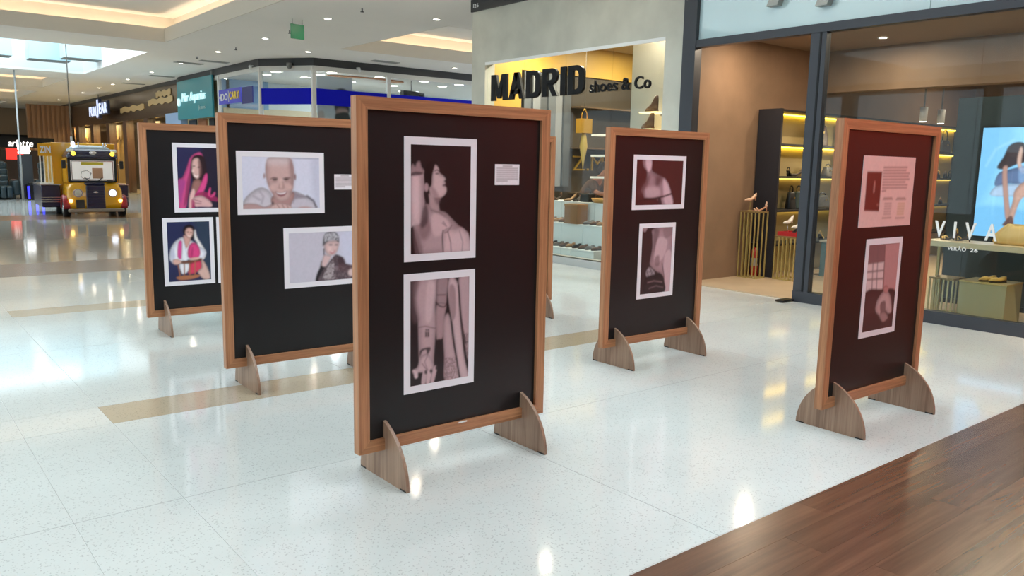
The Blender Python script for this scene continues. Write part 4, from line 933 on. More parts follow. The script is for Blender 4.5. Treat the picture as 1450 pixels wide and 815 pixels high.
# stepped white display just behind the glass, with shoes on each step
M_STEP = mat('white_step', (232, 234, 230), .35)
STEPS = [(9.21, 9.47, .24, 'lowest'), (9.47, 9.74, .63, 'middle'), (9.74, 10.1, .99, 'top')]
for x0, x1, z, nm in STEPS:
    for j, (a, b) in enumerate(((9.30, 9.85), (9.85, 10.6), (10.6, 11.5))):
        o = thing('display_step', 'white box of the %s display step in the shoe shop window, %s' % (nm, ('right', 'middle', 'left')[j]), 'display box', (x0, a, 0))
        MB().box(.003, x1 - x0 - .003, .004, b - a - .004, 0, z - .02).build('body', M_STEP, o)
        MB().box(-.01, x1 - x0 - .003, .002, b - a - .002, z - .02, z).build('top', M_WHITE, o)
cb = thing('carton', 'brown cardboard box standing on the middle white display step', 'box', (9.56, 10.12, .63))
MB().box(-.12, .12, -.16, .16, 0, .30).build('body', mat('cardboard', (150, 104, 66), .7), cb)
MB().box(-.125, .125, -.165, .165, .30, .335).build('lid', mat('cardboard_lid', (166, 118, 76), .7), cb)
random.seed(5)
ORD = 'first second third fourth fifth sixth seventh eighth ninth tenth eleventh twelfth thirteenth fourteenth fifteenth sixteenth'.split()
for (x0, x1, z, nm) in STEPS[:2]:
    cols = ['brown', 'grey', 'brown', 'black', 'tan', 'brown', 'grey', 'black', 'brown', 'teal', 'brown', 'tan']
    k = 0
    yy = 9.40
    while yy < 11.35:
        if not (nm == 'middle' and 9.92 < yy < 10.34):
            c = cols[(k + (3 if nm == 'middle' else 0)) % len(cols)]
            shoe((x0 + .15, yy, z), PI + random.uniform(-.12, .12), .24, c, 'flat', '%s flat shoe, %s from the right in the row on the %s white display step' % (c, ORD[k], nm), 'flat shoes on the %s step' % nm)
        k += 1
        yy += .155
# top step: sandals, trays, a small wooden bowl and a basket
for i, (yy, c) in enumerate(((9.38, 'black'), (9.5, 'brown'), (10.42, 'black'), (10.6, 'tan'), (10.95, 'brown'), (11.15, 'tan'))):
    shoe((9.86, yy, .99), PI + .3 * (i % 3 - 1), .24, c, 'pump' if i % 2 else 'sandal', '%s heeled shoe on the top white display step, number %s from the right' % (c, ('one', 'two', 'three', 'four', 'five', 'six')[i]), None)
bw = thing('wooden_tray', 'oval honey-coloured wooden tray on the top display step', 'tray', (9.9, 9.75, .99))
tr = [[(.17 * r * math.cos(2 * PI * k / 20), .32 * r * math.sin(2 * PI * k / 20), z) for k in range(20)] for r, z in ((.8, 0), (1, .07), (.95, .075), (.78, .015), (.02, .012))]
MB().loft(tr).build('dish', mat('honey_wood', (196, 144, 70), .4), bw)
bk = thing('black_box_bag', 'small black box bag on the top white display step', 'bag', (9.9, 10.2, .99))
MB().box(-.08, .08, -.11, .11, 0, .15, .012).build('body', mat('black_leather', (22, 20, 20), .35), bk)
MB().tube([(0, -.08, .15), (0, -.06, .21), (0, 0, .235), (0, .06, .21), (0, .08, .15)], .008).build('handle', MATS['black_leather'], bk)

# tall golden bag-and-lamp ornament on a cord
gf = thing('gold_ornament', 'gold gift-bag shape above a slim tapered gold drop, hanging in the shoe shop', 'ornament', (10.53, 11.0, 1.55))
MB().box(-.13, .13, -.08, .08, .66, .92).build('bag', mat('brushed_gold', (190, 148, 50), .4, metal=.4), gf)
dr = [[(r * math.cos(2 * PI * k / 14), r * math.sin(2 * PI * k / 14), z) for k in range(14)] for r, z in ((.004, 0), (.035, .2), (.075, .42), (.05, .6), (.03, .66))]
MB().loft(dr).build('drop', mat('pale_gold', (206, 178, 96), .35, metal=.3), gf)
for sx in (-.07, .07):
    MB().tube([(sx, 0, .92), (sx * .9, 0, 1.02), (sx * .3, 0, 1.08), (0, 0, 1.1)], .008).build('handle', MATS['brushed_gold'], gf)
MB().cyl((0, 0, 1.1), (0, 0, 2.4), .004, n=6).build('cord', M_GREYM, gf)

# open white shelves behind
for i, z in enumerate((1.39, 1.78, 2.15)):
    o = thing('white_shelf', '%s of the three short white shelves inside the shoe shop window' % ('lowest', 'middle', 'highest')[i], 'shelf', (10.6, 10.45, z))
    MB().box(-.12, .14, -.33, .3, 0, .035).build('board', mat('lit_white_shelf', (240, 240, 232), .4), o)
    MB().cyl((.12, -.3, -.34), (.12, -.3, 0), .008).build('rod', M_GREYM, o)
    if i < 2:
        shoe((10.58, 10.3, z + .035), PI / 2, .24, 'tan' if i else 'white', 'pump', '%s heeled shoe on the %s white shelf of the shoe shop' % ('tan' if i else 'white', 'middle' if i else 'lowest'))

# shop assistant bending over the display
def skin_body(name, joints, edges, m, parent, levels=2):
    me = bpy.data.meshes.new(name)
    me.from_pydata([j[0] for j in joints], edges, [])
    o = bpy.data.objects.new(name, me)
    C.objects.link(o)
    o.parent = parent
    o.modifiers.new('skin', 'SKIN').use_smooth_shade = True
    for v, j in zip(me.skin_vertices[0].data, joints):
        v.radius = (j[1], j[2] if len(j) > 2 else j[1])
    me.skin_vertices[0].data[0].use_root = True
    sb = o.modifiers.new('sub', 'SUBSURF')
    sb.levels = sb.render_levels = levels
    me.materials.append(m)
    return o
ps = thing('person', 'person in brown top bending forward over the shoe display inside the shop', 'person', (10.75, 11.2, 0), math.radians(-72))
# local +x is forward
J = [((0, 0, .92), .13, .16), ((.10, 0, 1.08), .12, .15), ((.24, 0, 1.26), .115, .17), ((.33, 0, 1.38), .06, .07), ((.40, 0, 1.45), .05, .05),
     ((.46, 0, 1.50), .085, .075), ((.48, 0, 1.60), .09, .078), ((.47, 0, 1.66), .05, .05),
     ((.27, .17, 1.30), .06), ((.36, .22, 1.12), .045), ((.56, .18, 1.08), .034), ((.63, .17, 1.07), .028),
     ((.27, -.17, 1.30), .06), ((.38, -.22, 1.13), .045), ((.58, -.16, 1.09), .034), ((.65, -.15, 1.08), .028),
     ((-.01, .09, .84), .085), ((0, .10, .48), .06), ((-.03, .10, .08), .04), ((.06, .10, .04), .035),
     ((-.01, -.09, .84), .085), ((0, -.10, .48), .06), ((-.03, -.10, .08), .04), ((.06, -.10, .04), .035)]
Ed = [(0, 1), (1, 2), (2, 3), (3, 4), (4, 5), (5, 6), (6, 7), (2, 8), (8, 9), (9, 10), (10, 11), (2, 12), (12, 13), (13, 14), (14, 15), (0, 16), (16, 17), (17, 18), (18, 19), (0, 20), (20, 21), (21, 22), (22, 23)]
M_SKINP = mat('skin', (190, 128, 96), .55)
skin_body('body', J, Ed, M_SKINP, ps)
sh = [(p, r * 1.13 + .006, (rr[0] if rr else r) * 1.13 + .006) for p, r, *rr in (J[0], J[1], J[2], ((.29, 0, 1.32), .08, .1), J[8], J[9], J[12], J[13])]
skin_body('shirt', sh, [(0, 1), (1, 2), (2, 3), (2, 4), (4, 5), (2, 6), (6, 7)], mat('brown_cloth', (104, 76, 58), .8), ps)
tr_ = [(p, r * 1.12 + .008, r * 1.12 + .008) for p, r, *_ in (J[0], J[16], J[17], J[18], J[20], J[21], J[22])]
skin_body('trousers', tr_, [(0, 1), (1, 2), (2, 3), (0, 4), (4, 5), (5, 6)], mat('dark_cloth', (40, 36, 36), .8), ps)
hr = MB()
hr.ball((.44, 0, 1.60), .105, .095, .11)
hr.ball((.36, 0, 1.55), .06, .055, .09)
hr.build('hair', mat('brown_hair', (66, 44, 32), .5), ps)
fc = MB()
fc.ball((.575, 0, 1.55), .014, .012, .022)
fc.build('nose', M_SKINP, ps)
for s_ in (-1, 1):
    MB().ball((.545, s_ * .032, 1.585), .011, .015, .008).build('eye', mat('dark_eye', (40, 28, 24), .3), ps)
    hand = MB()
    hx, hy, hz = (.66, s_ * .155, 1.075)
    hand.ball((hx, hy, hz), .045, .03, .016)
    for q in range(4):
        hand.tube([(hx + .03, hy - .022 + q * .015, hz), (hx + .065, hy - .024 + q * .016, hz - .006), (hx + .088 - abs(q - 1.5) * .006, hy - .025 + q * .0165, hz - .022)], .0075, 6)
    hand.tube([(hx - .01, hy - s_ * .025, hz), (hx + .02, hy - s_ * .045, hz - .008), (hx + .04, hy - s_ * .048, hz - .018)], .008, 6)
    hand.build('hand', M_SKINP, ps)
MB().tube([(.548, -.024, 1.508), (.556, 0, 1.505), (.548, .024, 1.508)], .006, 6).build('mouth', mat('lip', (150, 76, 70), .5), ps)
# lamps of the shoe shop
def lamp_area(name, loc, size, power, col):
    l = bpy.data.lights.new(name, 'AREA')
    l.shape = 'DISK'
    l.size = size
    l.energy = power
    l.color = lin(col)
    o = bpy.data.objects.new(name, l)
    C.objects.link(o)
    o.location = loc
    return o
def downlight(loc, label, group, power=0, r=.07, spread=None, col=(255, 240, 215)):
    d = thing('downlight', label, 'ceiling light', loc, 0, group)
    ring = [[(q * math.cos(2 * PI * k / 20), q * math.sin(2 * PI * k / 20), z) for k in range(20)] for q, z in ((r * 1.3, 0), (r * 1.3, -.012), (r, -.014), (r * .95, -.002))]
    MB().loft(ring, cap=False).build('trim_ring', M_WHITE, d)
    MB().cyl((0, 0, -.004), (0, 0, -.008), r * .95, n=20).build('lens', M_LAMP, d)
    if power:
        o = lamp_area('lamp', (0, 0, -.02), r * 1.6, power, col)
        o.parent = d
    return d
for i, (x, y_) in enumerate(((9.55, 8.5), (10.0, 10.0), (10.0, 11.3), (12.2, 9.0), (12.2, 11.0), (13.8, 10.0))):
    downlight((x, y_, 3.948), 'small recessed lamp in the beige ceiling of the shoe shop, ' + ('behind the board with boots', 'above the display steps', 'behind the large letter M', 'second row right', 'second row left', 'deepest inside')[i], 'lamps in the shoe shop ceiling', 55 if i else 16, .06)

# ------------------------------------------------------------------ glazed brown shop
struct('wall_between_shops', MB().box(XS + .02, XS + .12, 7.24, 7.43, 0, 4.55), M_STEEL)
vw = struct('wall_brown_side', MB().box(XS + .06, 18.0, 7.27, 7.40, 0, 4.0), M_BROWNW)
struct('wall_brown_back', MB().box(18.0, 18.1, 0.6, 7.4, 0, 4.0), M_BROWNW)
struct('wall_brown_near', MB().box(9.32, 18.0, 0.9, 1.25, 0, 4.0), M_BROWNW)
struct('floor_brown_shop', MB().box(XS - .0, 18.0, 1.25, 7.27, -.05, 0.012), mat('sand_floor', (186, 164, 136), .35, var=.06))
struct('ceiling_brown_shop', MB().box(XS + .06, 18.0, 1.25, 7.27, 3.45, 3.55), mat('brown_ceiling', (142, 118, 96), .7))
so = struct('trim_soffit', MB().box(12.0, 12.25, 1.25, 7.27, 2.82, 3.45), M_BROWNW)
HZ = 3.21
front = struct('window_3', MB().box(XS - .06, XS + .06, 1.25, 7.24, HZ, HZ + .1), M_STEEL)
MB().box(XS - .07, XS + .05, 7.20, 7.42, 0, 4.55).build('jamb', M_STEEL, front)
MB().box(XS - .05, XS + .05, 5.30, 5.50, 0, HZ).build('stile', M_STEEL, front)
MB().box(XS - .055, XS + .0, 5.36, 5.385, .12, HZ).build('groove', M_BLACKM, front)
MB().box(XS - .06, XS + .05, 1.25, 5.50, 0, .135).build('bottom_rail', M_STEEL, front)
MB().box(XS - .30, XS - .05, 5.47, 5.58, .012, .03).build('door_stop', M_BLACKM, front)
for a, b in ((1.25, 3.59), (3.59, 5.30)):
    MB().box(XS - .006, XS + .006, a + .003, b - .003, .135, HZ).build('pane', M_GLASS, front)
# pale glass fascia above, with metal letters
M_FASCIA = mat('pale_blue_fascia', (186, 212, 218), .04, spec=1.0, coat=1.0)
for a, b in ((1.25, 4.16), (4.16, 7.20)):
    MB().box(XS - .01, XS + .02, a + .003, b - .003, HZ + .1, 4.55).build('fascia_panel', M_FASCIA, front)
M_NICK = mat('brushed_nickel', (150, 148, 142), .3, metal=.8)
ls = thing('fascia_letter', 'slanted brushed-metal sign letter cut by the top picture edge above the brown shop', 'sign letter', (XS - .07, 6.10, 3.585))
for dy, dz in ((0, 0), (-.66, -.085)):
    p = []
    for k in range(9):
        t = k / 8
        p.append((dy - .34 * t + .10 * t * t, dz + (.75 - dz) * t))
    q = [(a - .15, b) for a, b in p]
    MB().prism(p + q[::-1], lambda a, b, d: (d, a, b), -.05, .05).build('stroke', mat('brushed_nickel', (150, 148, 142), .3, metal=.8), ls)
MB().prism([(-.24, .68), (-1.05, .68), (-1.05, .82), (-.24, .82)], lambda a, b, d: (d, a, b), -.05, .05).build('stroke', MATS['brushed_nickel'], ls)

vs_ = thing('window_lettering', 'white letters VIVA on the glass of the brown shop', 'window lettering', (XS - .014, 3.89, .93))
lettering(vs_, 'VIVA', .62, .175, FACE_NEG_X, (0, 0, 0), M_WHITE, .02, .012, .55)
vt = thing('window_lettering', 'small white words VERÃO 26 on the glass below the larger letters', 'window lettering', (XS - .010, 3.74, .80))
lettering(vt, 'VERÃO', .185, .05, FACE_NEG_X, (0, 0, 0), M_WHITE, .0, .004, .08)
lettering(vt, '26', .075, .04, FACE_NEG_X, (0, -.225, 0), M_WHITE, .03, .004, .08)

# fire-extinguisher sign, shelf unit and pedestals
fs = thing('fire_sign', 'square red fire equipment sign on the brown side wall', 'sign', (10.60, 7.262, 1.71))
MB().box(0, .26, 0, .008, 0, .235).build('plate', mat('white_plate', (226, 200, 190), .4), fs)
MB().box(.018, .242, -.003, 0, .018, .217).build('field', mat('red_plate', (186, 30, 28), .4), fs)
MB().box(.11, .15, -.006, -.003, .05, .185).build('symbol', MATS['white_plate'], fs)
ex = thing('fire_extinguisher', 'red fire extinguisher standing behind the slatted pedestals', 'extinguisher', (10.455, 7.12, .012))
MB().loft([[(r * math.cos(2 * PI * k / 16), r * math.sin(2 * PI * k / 16), z) for k in range(16)] for r, z in ((.05, 0), (.056, .02), (.056, .36), (.042, .42), (.02, .44))]).build('cylinder', mat('red_enamel', (170, 34, 24), .3), ex)
MB().box(-.02, .02, -.02, .02, .44, .5).build('valve', M_BLACKM, ex)
MB().box(-.10, .02, -.012, .012, .49, .51).build('handle', M_BLACKM, ex)
MB().cyl((0, 0, .16), (0, 0, .28), .0575, n=16, cap=False).build('label_band', mat('grey_label', (160, 156, 150), .5), ex)
MB().tube([(.02, 0, .46), (.0, -.07, .42), (-.01, -.075, .2)], .012).build('hose', M_PAD, ex)

M_SHELFB = mat('shelf_black', (36, 36, 42), .4)
M_SHELFW = mat('shelf_back', (206, 186, 130), .6)
M_YLED = mat('yellow_led', (255, 230, 110), .5, emit=(255, 214, 70), estr=9)
su = thing('display_shelf', 'tall black display shelf with yellow lit back against the brown side wall', 'shelf unit', (10.52, 6.86, .012))
LU = 6.6
MB().box(0, .04, 0, .39, 0, 2.48).build('end_panel', M_SHELFB, su)
MB().box(LU - .04, LU, 0, .39, 0, 2.48).build('end_panel', M_SHELFB, su)
MB().box(0.04, LU - .04, .36, .39, 0, 2.44).build('back_panel', M_SHELFW, su)
for z in (.47, .975, 1.475, 1.95, 2.44):
    MB().box(.04, LU - .04, 0, .36, z, z + .03).build('shelf', M_SHELFB, su)
    if z > .5:
        MB().box(.06, LU - .06, .325, .35, z - .018, z - .002).build('led_strip', M_YLED if z > 1.9 else mat('yellow_led_dim', (255, 236, 150), .5, emit=(255, 222, 110), estr=3.0 if z > 1.4 else 2.0), su)
for x in (2.2, 4.4):
    MB().box(x - .015, x + .015, .01, .36, 0, 2.44).build('divider', M_SHELFB, su)

def bag(loc, rz, w_, h_, d_, col, label, hh=.5, name='handbag', soft=.02):
    o = thing(name, label, 'bag', loc, rz)
    rings = []
    for t, k in ((0, 1.0), (.08, 1.04), (.5, .98), (.9, .82), (1, .74)):
        pts = []
        for q in range(20):
            a = 2 * PI * q / 20
            pts.append((w_ / 2 * k * math.copysign(abs(math.cos(a)) ** .45, math.cos(a)), d_ / 2 * (1 - .5 * t) * math.copysign(abs(math.sin(a)) ** .6, math.sin(a)), t * h_))
        rings.append(pts)
    MB().loft(rings).build('body', mat('bag_%d_%d_%d' % col, col, .42), o)
    MB().tube([(-w_ * .26, 0, h_ * .95), (-w_ * .24, 0, h_ * (1 + hh * .6)), (-w_ * .1, 0, h_ * (1 + hh)), (w_ * .1, 0, h_ * (1 + hh)), (w_ * .24, 0, h_ * (1 + hh * .6)), (w_ * .26, 0, h_ * .95)], .009).build('handle', mat('bag_handle_%d' % col[0], tuple(int(v * .8) for v in col), .4), o)
    MB().box(-.018, .018, -d_ / 2 - .004, -d_ / 2 + .004, h_ * .6, h_ * .7).build('clasp', mat('bag_clasp', (190, 160, 90), .3, metal=.8), o)
    return o
ZB = .012
bag((11.86, 7.05, 1.98 + ZB), 0, .42, .32, .16, (110, 78, 50), 'brown handbag with tall handle on the top lit shelf', .9)
bag((11.80, 7.05, 1.505 + ZB), 0, .26, .17, .13, (62, 60, 56), 'dark grey handbag on the third shelf, right of the glass door frame', .3)
bag((12.2, 7.05, 1.505 + ZB), 0, .26, .15, .13, (92, 82, 66), 'taupe small handbag on the third shelf, near the right panel', .3)
shoe((11.06, 7.02, 1.505 + ZB), .4, .22, 'black', 'sandal', 'black heeled sandal on the third lit shelf', None, 'shoe', (20, 18, 18))
shoe((11.25, 7.02, 1.505 + ZB), 2.6, .22, 'grey', 'pump', 'grey court shoe beside the black sandal on the lit shelf')
bag((11.2, 7.05, 1.005 + ZB), 0.1, .2, .26, .12, (28, 30, 34), 'black bucket bag on the second shelf', .35)
bag((11.42, 7.06, 1.005 + ZB), -.1, .2, .27, .12, (66, 84, 84), 'grey-green bucket bag on the second shelf beside the black one', .3)
bag((12.1, 7.05, 1.005 + ZB), .0, .34, .2, .14, (74, 68, 60), 'dark tote lying low on the second shelf behind the glass', .2)
shoe((12.45, 7.02, 1.005 + ZB), .3, .24, 'gold', 'sandal', 'gold strappy sandal on the second shelf behind the glass')
shoe((12.65, 7.02, 1.005 + ZB), .1, .24, 'gold', 'pump', 'gold court shoe at the right end of the second shelf in view')
shoe((12.1, 7.02, .5 + ZB), .3, .24, 'gold', 'sandal', 'gold sandal on the low shelf beside the glass door frame')
for x, z, c, nm in ((15.7, 1.98, (96, 84, 64), 'olive slouch bag on the top shelf beside the right panel'), (16.3, 1.98, (60, 56, 54), 'dark bag with looped handle on the top shelf by the dark column')):
    bag((x, 7.05, z + ZB), 0, .4, .24, .14, c, nm, .8)
for i, (x, z, c) in enumerate(((15.8, 1.505, 'tan'), (16.1, 1.505, 'gold'), (16.4, 1.505, 'brown'), (15.9, 1.005, 'grey'), (16.3, 1.005, 'tan'), (16.6, 1.505, 'black'))):
    shoe((x, 7.02, z + ZB), .4, .24, c, 'sandal' if i % 2 else 'pump', '%s heeled shoe on the %s shelf between the right panel and dark column' % (c, 'third' if z > 1.2 else 'second'), 'shoes at the far end of the lit shelf')

M_BRASS = mat('brass_bar', (178, 158, 96), .4, metal=.3)
M_BRASST = mat('brass_top', (140, 116, 72), .45, metal=.3)
def slat_pedestal(loc, rz, w_, d_, h_, n, label, m=None):
    o = thing('slatted_pedestal', label, 'pedestal', loc, rz)
    m = m or M_BRASS
    MB().box(-d_ / 2, d_ / 2, -w_ / 2, w_ / 2, h_ - .022, h_).build('top', M_BRASST, o)
    MB().box(-d_ / 2, d_ / 2, -w_ / 2, -w_ / 2 + .016, 0, .016).box(-d_ / 2, d_ / 2, w_ / 2 - .016, w_ / 2, 0, .016).box(-d_ / 2, -d_ / 2 + .016, -w_ / 2 + .016, w_ / 2 - .016, 0, .016).box(d_ / 2 - .016, d_ / 2, -w_ / 2 + .016, w_ / 2 - .016, 0, .016).build('base_frame', m, o)
    me = None
    sp = []
    for i in range(n):
        y_ = -w_ / 2 + .009 + (w_ - .018) * i / (n - 1)
        sp += [(-d_ / 2 + .009, y_)] + ([(d_ / 2 - .009, y_)] if i in (0, n - 1) else [])
    k = max(3, round(n * d_ / w_ * .6))
    for i in range(1, k - 1):
        x = -d_ / 2 + .009 + (d_ - .018) * i / (k - 1)
        sp += [(x, -w_ / 2 + .009), (x, w_ / 2 - .009)]
    for x, y_ in sp:
        if me is None:
            b = MB().box(-.008, .008, -.008, .008, .016, h_ - .022).build('bar', m, o)
            me = b.data
        else:
            b = bpy.data.objects.new('bar', me)
            C.objects.link(b)
            b.parent = o
        b.location = (x, y_, 0)
    return o
slat_pedestal((10.29, 7.06, .012), 0, .33, .23, .99, 6, 'taller brass slatted pedestal against the brown wall')
slat_pedestal((10.62, 6.62, .012), .0, .34, .36, .645, 6, 'shorter brass slatted pedestal with red tray behind the shop door frame')
slat_pedestal((9.66, 4.0, .012), 0, .27, .3, .42, 6, 'low pale slatted pedestal behind the glass beside the right panel', mat('pale_brass', (196, 182, 136), .4, metal=.4))
# sandals on the tall pedestal, white heels and red tray on the short one
rs_ = thing('shoe_stand', 'thin brass shoe stand on the taller slatted pedestal', 'stand', (10.27, 7.13, 1.002))
MB().cyl((0, 0, 0), (0, 0, .008), .03).build('foot', M_BRASS, rs_)
MB().cyl((0, 0, .008), (0, 0, .14), .004).build('stem', M_BRASS, rs_)
MB().box(-.05, .05, -.02, .02, .14, .146).build('plate', M_BRASS, rs_)
shoe((10.27, 7.13, 1.148), PI * .9, .2, 'rose', 'pump', 'rose gold heeled shoe raised on a stand at the left on the taller slatted pedestal', None, 'shoe', (190, 140, 110))
shoe((10.30, 6.98, 1.002), PI * .8, .23, 'rose', 'sandal', 'rose gold heeled sandal lower at the right on the taller slatted pedestal', None, 'shoe', (190, 140, 110))
rt_ = thing('red_tray', 'red tray on the shorter slatted pedestal', 'tray', (10.62, 6.62, .657))
MB().box(-.15, .15, -.15, .15, 0, .012).build('base', mat('red_cloth', (176, 28, 34), .6), rt_)
MB().box(-.15, -.135, -.15, .15, .012, .06).box(.135, .15, -.15, .15, .012, .06).box(-.135, .135, -.15, -.135, .012, .06).box(-.135, .135, .135, .15, .012, .06).build('rim', MATS['red_cloth'], rt_)
for i, (y_, z) in enumerate(((6.70, .10), (6.56, .04))):
    st = thing('shoe_stand', 'thin chrome shoe stand in the red tray, %s' % ('left and taller' if i == 0 else 'right and shorter'), 'stand', (10.62, y_, .669))
    MB().cyl((0, 0, 0), (0, 0, .008), .03).build('foot', M_CHROME, st)
    MB().cyl((0, 0, .008), (0, 0, .06 + z), .004).build('stem', M_CHROME, st)
    MB().box(-.03, .03, -.02, .02, .06 + z, .066 + z).build('plate', M_CHROME, st)
    shoe((10.62, y_, .669 + .066 + z), PI * .95, .2, 'white', 'pump', 'white heeled shoe on the %s stand above the red tray' % ('taller' if i == 0 else 'shorter'), None, 'shoe', (226, 220, 210))
shoe((10.53, 6.60, .669), PI * .6, .18, 'black', 'pump', 'black shoe lying in the red tray')
# teal-glass counter further in
tc2 = thing('glass_counter', 'blue-grey glass counter low behind the glass front', 'counter', (11.9, 6.3, .012))
MB().box(-.5, .9, -.3, .3, 0, .52).build('body', mat('blue_grey_glass', (96, 124, 128), .2), tc2)
MB().box(-.52, .92, -.32, .32, .52, .55).build('top', mat('pale_stone', (178, 178, 168), .3), tc2)

# window display to the right
wt = thing('window_table', 'beige table top carrying the gold bag behind the glass', 'table', (9.55, 3.45, .012))
MB().box(-.2, .24, -1.9, .72, .785, .845).build('table_top', mat('beige_lacquer', (206, 184, 146), .4), wt)
for y_ in (-1.8, .70):
    for x in (-.15, .19):
        MB().box(x - .015, x + .015, y_ - .015, y_ + .015, 0, .785).build('leg', M_BRASS, wt)
bx = thing('display_plinth', 'olive-beige plinth carrying gold shoes behind the glass', 'plinth', (9.52, 3.48, .012))
MB().box(-.22, .22, -.23, .24, 0, .43, .003).build('body', mat('olive_lacquer', (164, 150, 108), .45), bx)
MB().box(-.225, .225, -.235, .245, .43, .445).build('top', mat('gold_lacquer', (190, 160, 96), .4), bx)
for i, y_ in enumerate((3.50, 3.40)):
    shoe((9.45, y_, .457), PI - .5, .21, 'gold', 'flat', '%s gold shoe with black toe on the olive plinth' % ('left' if i == 0 else 'right'), None, 'shoe', (30, 26, 24))
for i, y_ in enumerate((4.0, 3.86)):
    shoe((9.6, y_, .857), PI / 2 - .3, .22, 'gold', 'sandal', '%s gold sandal on the beige table behind the white letters' % ('left' if i == 0 else 'right'), None, 'shoe', (70, 46, 30))
gb = thing('clutch_bag', 'large soft gold clutch bag on the beige table at the right edge', 'bag', (9.62, 3.22, .857), PI / 2)
rings = []
for t, kx, kd in ((0, .30, .06), (.15, .32, .075), (.5, .30, .06), (.8, .24, .035), (1, .19, .012)):
    rings.append([(kx * math.copysign(abs(math.cos(2 * PI * q / 28)) ** .6, math.cos(2 * PI * q / 28)) + .012 * math.sin(q * 1.7), kd * math.sin(2 * PI * q / 28) + .006 * math.sin(q * 2.3), t * .215 + .012 * math.sin(q * .9) * t) for q in range(28)])
MB().loft(rings).build('body', mat('gold_leather', (214, 178, 112), .38, bump=.25, bscale=14), gb)
MB().tube([(-.2, 0, .21), (-.1, -.02, .185), (0, -.02, .18), (.1, -.02, .185), (.2, 0, .21)], .008).build('seam', mat('tan_leather', (170, 130, 78), .4), gb)
tp = thing('dark_display_column', 'dark teal display column behind the bright screen', 'column', (10.5, 4.42, .012))
MB().box(0, .12, -1.6, 0, 0, 2.5).build('panel', mat('dark_teal_panel', (34, 42, 42), .5, spec=.3), tp)
MB().box(-.03, .15, -1.63, .03, 0, .06).build('base', M_BLACKM, tp)
tv = thing('advertising_screen', 'bright blue upright screen showing a woman fastening her sandal', 'screen', (10.42, 4.08, .87))
MB().box(0, .07, -.75, .02, -.02, 1.30).build('casing', M_BLACKM, tv)
ink_grid('picture', paint(ART['screen'], 120, 210, 1.27 / .72), .72, 1.27, FACE_NEG_X, (-.003, -.005, .005), print_mat('screen_ink', .3, 1.25), tv)
# track spots
for i, x in enumerate((13.05, 13.66)):
    t = thing('track_spot', '%s white cylinder spotlight above the lit shelf' % ('left' if i == 0 else 'right'), 'spotlight', (x, 6.0, 2.40))
    MB().cyl((0, 0, 0), (0, 0, .22), .055).build('can', M_WHITE, t)
    MB().cyl((0, 0, .22), (0, 0, 1.06), .012).build('stem', M_GREYM, t)
    MB().cyl((0, 0, -.004), (0, 0, 0), .045).build('lens', M_LAMP, t)
    l = lamp_area('lamp', (0, 0, -.02), .09, 30, (255, 232, 195)); l.parent = t
for i, (x, y_, p) in enumerate(((9.7, 6.5, 30), (9.7, 4.6, 16), (9.6, 3.3, 24), (11.2, 5.8, 24), (11.2, 3.4, 18), (14.0, 4.5, 30), (16.0, 6.0, 30))):
    downlight((x, y_, 3.448), 'small recessed lamp in the brown shop ceiling, ' + ('over the entrance', 'behind the door frame', 'over the window display', 'over the glass counter', 'behind the screen', 'deep inside', 'deepest, near the lit shelf')[i], 'lamps in the brown shop ceiling', p, .055, col=(255, 232, 200))

# ------------------------------------------------------------------ corner shop with the blue stripe, far side of the corridor
CA, CB = (9.45, 23.78), (10.5, 22.3)          # ends of the cut corner
M_WFRAME = mat('white_aluminium', (214, 212, 206), .4)
def seg_box(a, b, z0, z1, th, off=0.0):
    """A box standing on the line a-b (plan), thickness th towards the shop."""
    a, b = Vector((*a, 0)), Vector((*b, 0))
    d = (b - a).normalized()
    n = Vector((-d.y, d.x, 0))
    mb = MB()
    P = [a + n * off, b + n * off, b + n * (off + th), a + n * (off + th)]
    mb.prism([(p.x, p.y) for p in P], lambda x, y_, z: (x, y_, z), z0, z1)
    return mb
# order so that n points into the shop: travel with the shop on the left-hand side
SEGS = [((9.45, 31.5), (9.45, 23.78)), (CA, CB), (CB, (21.5, 22.3))]
bw_ = struct('wall_corner_shop', seg_box(*SEGS[0], 4.335, 4.55, .15), M_DARK)
for s_ in SEGS[1:]:
    seg_box(*s_, 4.335, 4.55, .15).build('dark_band', M_DARK, bw_)
for s_ in SEGS:
    seg_box(*s_, 4.2, 4.335, .06, .02).build('head_rail', M_WFRAME, bw_)
    seg_box(*s_, 0, .15, .06, .02).build('sill_rail', M_WFRAME, bw_)
def post(x, y_, r=.055):
    MB().box(x - r, x + r, y_ - r, y_ + r, 0, 4.3).build('mullion', M_WFRAME, bw_)
for p in ((9.50, 27.28), (9.52, 23.82), (10.52, 22.36), (13.0, 22.36), (16.4, 22.36), (19.0, 22.36)):
    post(*p)
def pane(a, b):
    seg_box(a, b, .15, 4.2, .012, .05).build('pane', M_GLASS, bw_)
pane((9.45, 27.22), (9.45, 23.88)); pane(CA, CB)
for a, b in ((10.58, 12.94), (13.06, 16.34), (16.46, 18.9), (19.06, 21.5)):
    pane((a, 22.3), (b, 22.3))
M_BLUE = mat('blue_vinyl', (4, 12, 186), .5, spec=.15)
for a, b in ((CA, CB), (CB, (12.94, 22.3)), ((13.0, 22.3), (16.34, 22.3)), ((16.4, 22.3), (21.5, 22.3))):
    seg_box(a, b, 3.235, 3.70, .004, .04).build('blue_stripe', M_BLUE, bw_)
M_BLUEP = mat('blue_sign_panel', (66, 66, 190), .4)
bs = thing('corner_shop_sign', 'violet-blue sign panel with white and yellow lettering on the corner shop glass', 'shop sign', (9.40, 27.08, 3.36))
MB().box(0, .03, -1.95, 0, 0, .46).build('panel', M_BLUEP, bs)
